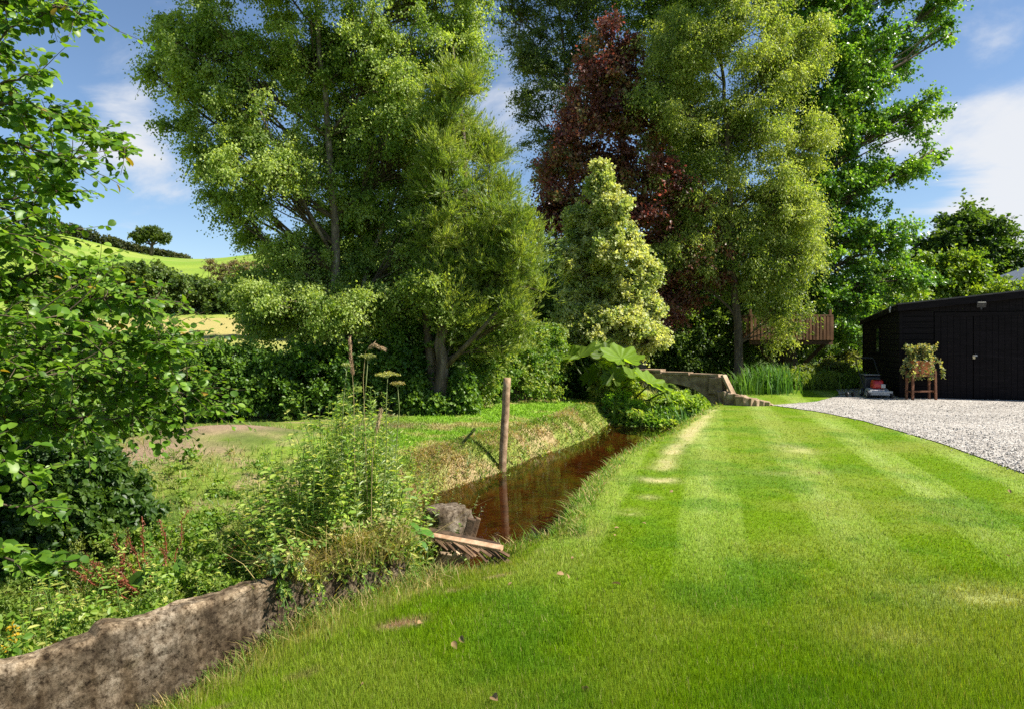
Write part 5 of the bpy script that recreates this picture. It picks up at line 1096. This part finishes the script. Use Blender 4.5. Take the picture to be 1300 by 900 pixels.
# dock plants
def dock(name, label, base, leaves, spikes, group=None):
    def f(g, gs):
        for (dx, dy, dz, L, dirx, hang) in leaves:
            e = base + np.array([dx, dy, dz]); tube(gs, branch_path(base, e, n=5), [.006, .005, .005, .004, .004], 5, (.12, .17, .05))
            scatter(g, TN, e[None], np.array([[dirx, -.25, -hang]]), np.array([[.7, -.6, .5]]), [L], [L * .42], np.array([[.075, .16, .025]]))
        for (dx, dy, dz) in spikes:
            e = base + np.array([dx, dy, dz]); p = branch_path(base + np.array([dx, dy, 0]) * .15, e, sag=.05, n=9); tube(gs, p, np.linspace(.005, .0018, 9), 5, (.28, .065, .04))
            m = 95; t = rng.uniform(3.2, 8, m); q = np.stack([np.interp(t, np.arange(9), p[:, j]) for j in range(3)], 1) + rdir(m) * .013
            scatter(g, T4, q, rdir(m), rdir(m), .013, .012, np.array([.25, .10, .055]) * rng.uniform(.5, 1.5, (m, 1)))
    return plant(name, label, "plant", base, f, group)
b = gpos(205, 4.75); dock("dock_plant", "dock plant with long drooping green leaves and rust red seed spikes behind the wall", b, [(.14, -.05, .38, .26, .15, 1.2), (-.05, .0, .30, .22, -.6, .5), (.10, -.2, .22, .24, .2, 1.3), (.0, -.1, .25, .2, .8, .3)],
     [(-.16, .05, .62), (-.06, .08, .60), (-.45, -.05, .34), (-.40, .1, .42), (-.30, -.12, .30), (.14, .1, .66), (.60, .1, .50), (-.55, .1, .30), (-.25, .05, .48), (.02, -.05, .44), (-.5, -.1, .26), (-.22, -.2, .36)])
b = gpos(150, 5.0); dock("dock_plant", "low dock plant of sprawling rust red seed stems left of the drooping leaves", b, [(.0, -.1, .12, .18, -.6, .3)], [(-.25, .0, .34), (.22, .05, .36), (-.12, .15, .42), (.1, -.12, .30), (.3, -.1, .34), (-.33, -.12, .26), (.02, .1, .46), (.15, -.2, .28), (-.15, -.2, .30)])
b = gpos(250, 4.15); dock("dock_plant", "young dock with two broad hanging leaves right above the wall top", b, [(.0, -.05, .22, .24, .1, 1.4), (-.08, .0, .2, .2, -.7, .6), (.1, .05, .22, .18, .8, .4)], [])
# umbels and grass plumes standing above the weeds
def umbel(label, px, py, d, r, col, bpx):
    base = gpos(bpx, d); top = at(px, py, d)
    root = thing("hogweed_plant", label, "plant", base); g, gs = Geo(), Geo(); p = branch_path(base, top, sag=.0, wob=.03, n=8); tube(gs, p, np.linspace(.007, .003, 8), 6, (.20, .24, .09))
    for k in range(16):
        a = k * 2.4; rr = r * math.sqrt((k + .5) / 16); e = top + [math.cos(a) * rr, math.sin(a) * rr, .045 - .25 * rr]; tube(gs, branch_path(top, e, n=4), [.0018] * 4, 4, (.20, .24, .09), cap=False)
        m = 22; q = e + rdir(m) * [.019, .019, .006]; scatter(g, T4, q, rdir(m), rdir(m) + [0, 0, 1], .010, .009, np.asarray(col) * rng.uniform(.7, 1.3, (m, 1)))
    gs.build("stem", M_grass, root); g.build("flower_head", M_leaf, root, smooth=False)
umbel("tall hogweed with a flat greenish seed head, highest of the umbels above the weeds", 467, 458, 4.9, .055, (.28, .30, .10), 455)
umbel("hogweed with a wide yellowish seed head leaning right above the weeds", 492, 480, 4.9, .085, (.34, .33, .10), 470)
umbel("small hogweed with a pale bud left of the taller seed heads", 440, 470, 4.95, .022, (.3, .33, .15), 445)
umbel("hogweed with a brownish seed head low on the right of the weeds", 505, 492, 5.3, .05, (.26, .22, .08), 486)
def plume(label, path, d, col):
    P = [gpos(path[0][0], d)] + [at(a, b_, d) for a, b_ in path[1:]]; P = np.array(P); s = np.linspace(0, len(P) - 1, 16); p = np.stack([np.interp(s, np.arange(len(P)), P[:, j]) for j in range(3)], 1)
    root = thing("grass_plume", label, "grass", P[0]); g, gs = Geo(), Geo(); tube(gs, p, np.linspace(.003, .0012, 16), 5, (.35, .28, .14)); gs.build("stem", M_grass, root)
    m = 240; t = 15 - 4.6 * rng.random(m); q = np.stack([np.interp(t, np.arange(16), p[:, j]) for j in range(3)], 1) + rdir(m) * .011
    k = np.clip(t.astype(int), 0, 14); dr = norm(p[k + 1] - p[k]) + rdir(m) * .4; scatter(g, TT, q, dr, rdir(m), .028, .005, np.asarray(col) * rng.uniform(.7, 1.3, (m, 1))); g.build("seed_head", M_dry, root, smooth=False)
plume("tall upright pinkish grass plume topping the weeds", [(452, 700), (450, 560), (449, 500), (447, 470), (444, 430)], 4.8, (.38, .25, .15))
plume("tall grass plume nodding to the right above the hogweed", [(470, 700), (464, 560), (461, 480), (464, 446), (474, 438), (486, 443)], 4.85, (.42, .30, .17))
plume("dry curved grass plume drooping low on the right of the weeds", [(470, 700), (472, 590), (478, 545), (484, 520), (478, 545)], 4.7, (.45, .34, .18))
plume("dark thin weed stem leaning right over the water", [(535, 640), (560, 590), (585, 565), (602, 545)], 6.0, (.10, .12, .04))
# yellow flowers near the lower left corner
b = gpos(35, 3.75)
def f(g, gs):
    for k in range(9):
        e = b + [rng.uniform(-.12, .16), rng.uniform(-.05, .05), rng.uniform(.12, .30)]; tube(gs, branch_path(b, e, n=5), [.003] * 5, 4, (.3, .3, .06)); m = 14
        scatter(g, T4, e + rdir(m) * .022, rdir(m), rdir(m), .022, .015, np.array([.55, .36, .02]) * rng.uniform(.6, 1.2, (m, 1)))
plant("ragwort_plant", "small yellow flowering weed behind the wall at the lower left corner", "flower", b, f)

# ------------------------------------------------------------------ gunnera and waterside plants
def gunnera():
    base = gpos(775, 17.0); base[2] = float(height(base[0], base[1])); root = thing("gunnera_plant", "giant rhubarb like gunnera with huge ribbed leaves beside the bridge", "plant", base)
    M_gun = leaf_mat("gunnera_leaf", trans=.55, rough=.5, spec=.35, tboost=(1.7, 1.6, .6))
    for k, (px, py, d, r, nx, ny, nz, c) in enumerate(((736, 452, 17.2, .62, -.30, -.22, .93, .8), (722, 452, 17.4, .36, -.5, -.5, .8, .8), (789, 455, 16.9, .60, .12, -.45, .9, 1.25), (770, 452, 17.4, .46, .0, -.6, .8, .6), (765, 440, 17.8, .40, .1, -.5, .8, .9), (826, 486, 16.4, .56, .45, -.28, .85, 1.2), (845, 498, 16.3, .28, .8, -.4, .3, .8), (805, 478, 17.0, .5, .2, -.3, .9, 1.0), (778, 478, 16.7, .34, -.1, -.8, .5, .6), (750, 478, 17.0, .34, -.7, -.5, .4, .55))):  # last value paints lit leaves lighter and the leaves underneath darker
        c0 = at(px, py, d); N = norm(np.array([nx, ny, nz])); e1 = norm(np.cross(N, [0, 0, 1.])); e2 = np.cross(N, e1); na, nr_ = 56, 6
        th = np.linspace(-math.pi, math.pi, na, endpoint=False); lob = 1 - .24 * np.abs(np.sin(th * 3.5)) ** 2.2 - .05 * np.abs(np.sin(th * 17)) ; lob *= 1 - .75 * np.exp(-((np.abs(th) - math.pi) / .16) ** 2)
        rr = np.linspace(0.04, 1, nr_); ridge = np.abs(np.sin(th * 3.5))
        V = []
        for q in rr: V.append(c0 + r * q * lob[:, None] * (np.cos(th)[:, None] * e2 * -1 + np.sin(th)[:, None] * e1) + N * (r * (.22 * q ** 1.5 + .0) - r * .09 * ridge * q + r * .03 * np.sin(th * 14) * q)[:, None])
        V = np.concatenate(V); i = np.arange(nr_ - 1)[:, None] * na; j = np.arange(na)[None]; kk = (j + 1) % na
        g = Geo(); g.add(V, [np.stack([i + j, i + kk, i + na + kk, i + na + j], -1).reshape(-1, 4)], np.array([.16, .26, .02]) * c * rng.uniform(.85, 1.15, (len(V), 1)) * np.repeat(np.where(np.tile(ridge, nr_) > .93, 1.0, 1.0), 1)[:, None])
        lf = g.build("leaf", M_gun, root)
        g = Geo(); tube(g, branch_path(base + rng.normal(size=3) * [.15, .1, 0], c0, sag=.1, n=7), np.linspace(.03, .016, 7), 7, (.10, .13, .03))
        for a in np.linspace(-2.6, 2.6, 7): tube(g, np.stack([c0 + r * q * .95 * (np.cos(a) * -e2 + np.sin(a) * e1) + N * (r * .22 * q ** 1.5 - .012) for q in (0.03, .35, .7, .95)]), [.012, .009, .006, .003], 4, (.12, .2, .05), cap=False)
        g.build("stalk", M_leaf, lf)
gunnera()
LOWP = dict(ntw=8, nlf=10, L=.115, W=.055, pal=[(.11, .22, .025), (.17, .29, .035), (.24, .34, .05), (.32, .37, .08)], droop=.35, hang=.3, up=.7, along=.5, T=T6)
def w(px, d): return (px - 650) / F * d
bush("waterside_plant", "leafy clump hanging over the water below the gunnera", "plant", [(w(800, 16.4), 16.4, .45, .75), (w(820, 16.0), 16.0, .40, .50), (w(785, 16.8), 16.8, .40, .85), (w(845, 15.7), 15.7, .30, .34), (w(830, 15.7), 15.7, .3, .3)], LOWP, .22, dn=7)
bush("waterside_plant", "yellowish leafy clump between the gunnera stalks", "plant", [(w(772, 17.0), 17.0, .35, 1.15), (w(800, 17.5), 17.5, .4, 1.1)], dict(LOWP, pal=[(.16, .24, .03), (.26, .32, .05), (.36, .36, .09)]), .22, dn=7)
bush("waterside_plant", "bright green clump under the arch of the bridge", "plant", [(w(880, 17.4), 17.4, .42, .55), (w(862, 18.0), 18.0, .5, .7), (w(893, 18.4), 18.4, .4, .5), (w(900, 19.5), 19.5, .6, .6), (w(858, 18.9), 18.9, .5, .75), (w(872, 18.2), 18.2, .45, .6), (w(845, 18.6), 18.6, .5, .7)], dict(LOWP, pal=[(.16, .28, .03), (.22, .34, .045), (.30, .40, .06)]), .2, dn=8)
bush("waterside_plant", "dark clump at the water's edge left of the bridge arch", "plant", [(w(856, 16.2), 16.2, .22, .36), (w(842, 16.5), 16.5, .3, .6)], dict(LOWP, pal=[(.09, .18, .025), (.14, .24, .035)]), .18, dn=8)
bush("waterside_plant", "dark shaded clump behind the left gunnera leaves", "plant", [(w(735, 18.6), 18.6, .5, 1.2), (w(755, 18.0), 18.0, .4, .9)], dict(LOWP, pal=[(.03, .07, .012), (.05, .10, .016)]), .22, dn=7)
def reeds(name, label, px, d, n, h, c, spread, wd=.022, lean=.25, group=None, cat="reeds"):
    b = gpos(px, d); return tussock(name, label, b, n, h, c, spread, wd, lean, cat, group, mixc=np.asarray(c) * [1.4, 1.3, 1.6], nod=.4)
reeds("iris_clump", "narrow dark iris tuft in the water just left of the bridge arch", 868, 15.9, 90, .75, (.07, .16, .035), .14, .022)
reeds("iris_clump", "tall clump of upright green iris leaves left of the tree platform post", 978, 19.6, 420, 1.0, (.075, .17, .03), .34, .030)
reeds("iris_clump", "short iris tuft beside the tall iris clump and the wing wall", 945, 19.2, 160, .75, (.09, .18, .03), .26, .026)
for k, (px, d, h, n, lab, c) in enumerate(((905, 20.5, .95, 240, "tall grass behind the bridge's right end", (.13, .20, .035)), (925, 21.5, .9, 260, "seeding grass between the bridge and the iris clump", (.19, .22, .06)), (1035, 21.0, .7, 300, "pale grass right of the iris clump", (.17, .23, .04)), (1065, 21.8, .65, 320, "tall rough grass left of the mower handle", (.16, .25, .035)), (1090, 22.5, .7, 260, "grass beside the barn's far left corner", (.14, .22, .03)), (850, 19.8, .55, 200, "thin grass along the top of the bridge parapet", (.2, .22, .07)))):
    reeds("tall_grass", lab, px, d, n, h, c, .42, .016, .35, cat="grass")
bush("meadow_plant", "low leafy growth along the edge of the far lawn before the tree platform", "plant", [(w(1020, 21.5), 21.5, .7, .35), (w(1050, 21.6), 21.6, .7, .4), (w(1080, 22), 22, .7, .4), (w(1000, 22.2), 22.2, .8, .5), (w(1100, 23), 23, .8, .6), (w(930, 22.5), 22.5, .8, .5), (w(890, 21.8), 21.8, .7, .5)], dict(LOWP, pal=[(.10, .17, .02), (.15, .23, .03), (.21, .26, .05)]), .24)
bush("bramble_bush", "rambling bramble below the right half of the tree platform", "bush", [(w(1050, 23.5), 23.0, .7, .8), (w(1075, 24.5), 24.5, .8, 1.0), (w(1025, 22.8), 22.8, .5, .6)], dict(LOWP, pal=[(.10, .14, .03), (.16, .21, .03), (.2, .2, .06)]), .26)

# ------------------------------------------------------------------ leaves lying on the lawn
def litter():
    P0 = None
    pts = [(716, 735, .05), (722, 741, .045), (776, 747, .06), (741, 880, .05), (625, 893, .06), (585, 815, .05), (530, 795, .05), (1110, 764, .03), (1052, 659, .03), (1276, 709, .035), (780, 672, .045), (783, 681, .04), (815, 668, .035), (850, 628, .04), (1040, 603, .04), (650, 742, .03), (458, 880, .035), (575, 822, .05), (1280, 625, .05), (725, 710, .03)]
    dirs = {0: "brown dry leaf lying flat on the lawn"}
    mesh = None
    for k, (px, py, L) in enumerate(pts):
        d = EYE * F / (py - HOR); x = (px - 650) / F * d; z = float(height(x, d)) + .034
        if mesh is None:
            g = Geo(); scatter(g, TN, np.zeros((1, 3)), np.array([[1., 0, 0]]), np.array([[0, 0, 1.]]), [1], [.62], np.array([[.30, .19, .09]])); o = g.build("fallen_leaf", M_dry); mesh = o.data
        else:
            o = bpy.data.objects.new("fallen_leaf", mesh); COL.objects.link(o)
        o.location = (x, d, z); o.scale = (L, L, L * 1.8); o.rotation_euler = (rng.normal() * .5, rng.normal() * .4, rng.uniform(0, 6.28))
        tag(o, "small curled brown dead leaf lying on the mown grass", "leaf", "dead leaves scattered on the lawn")
litter()
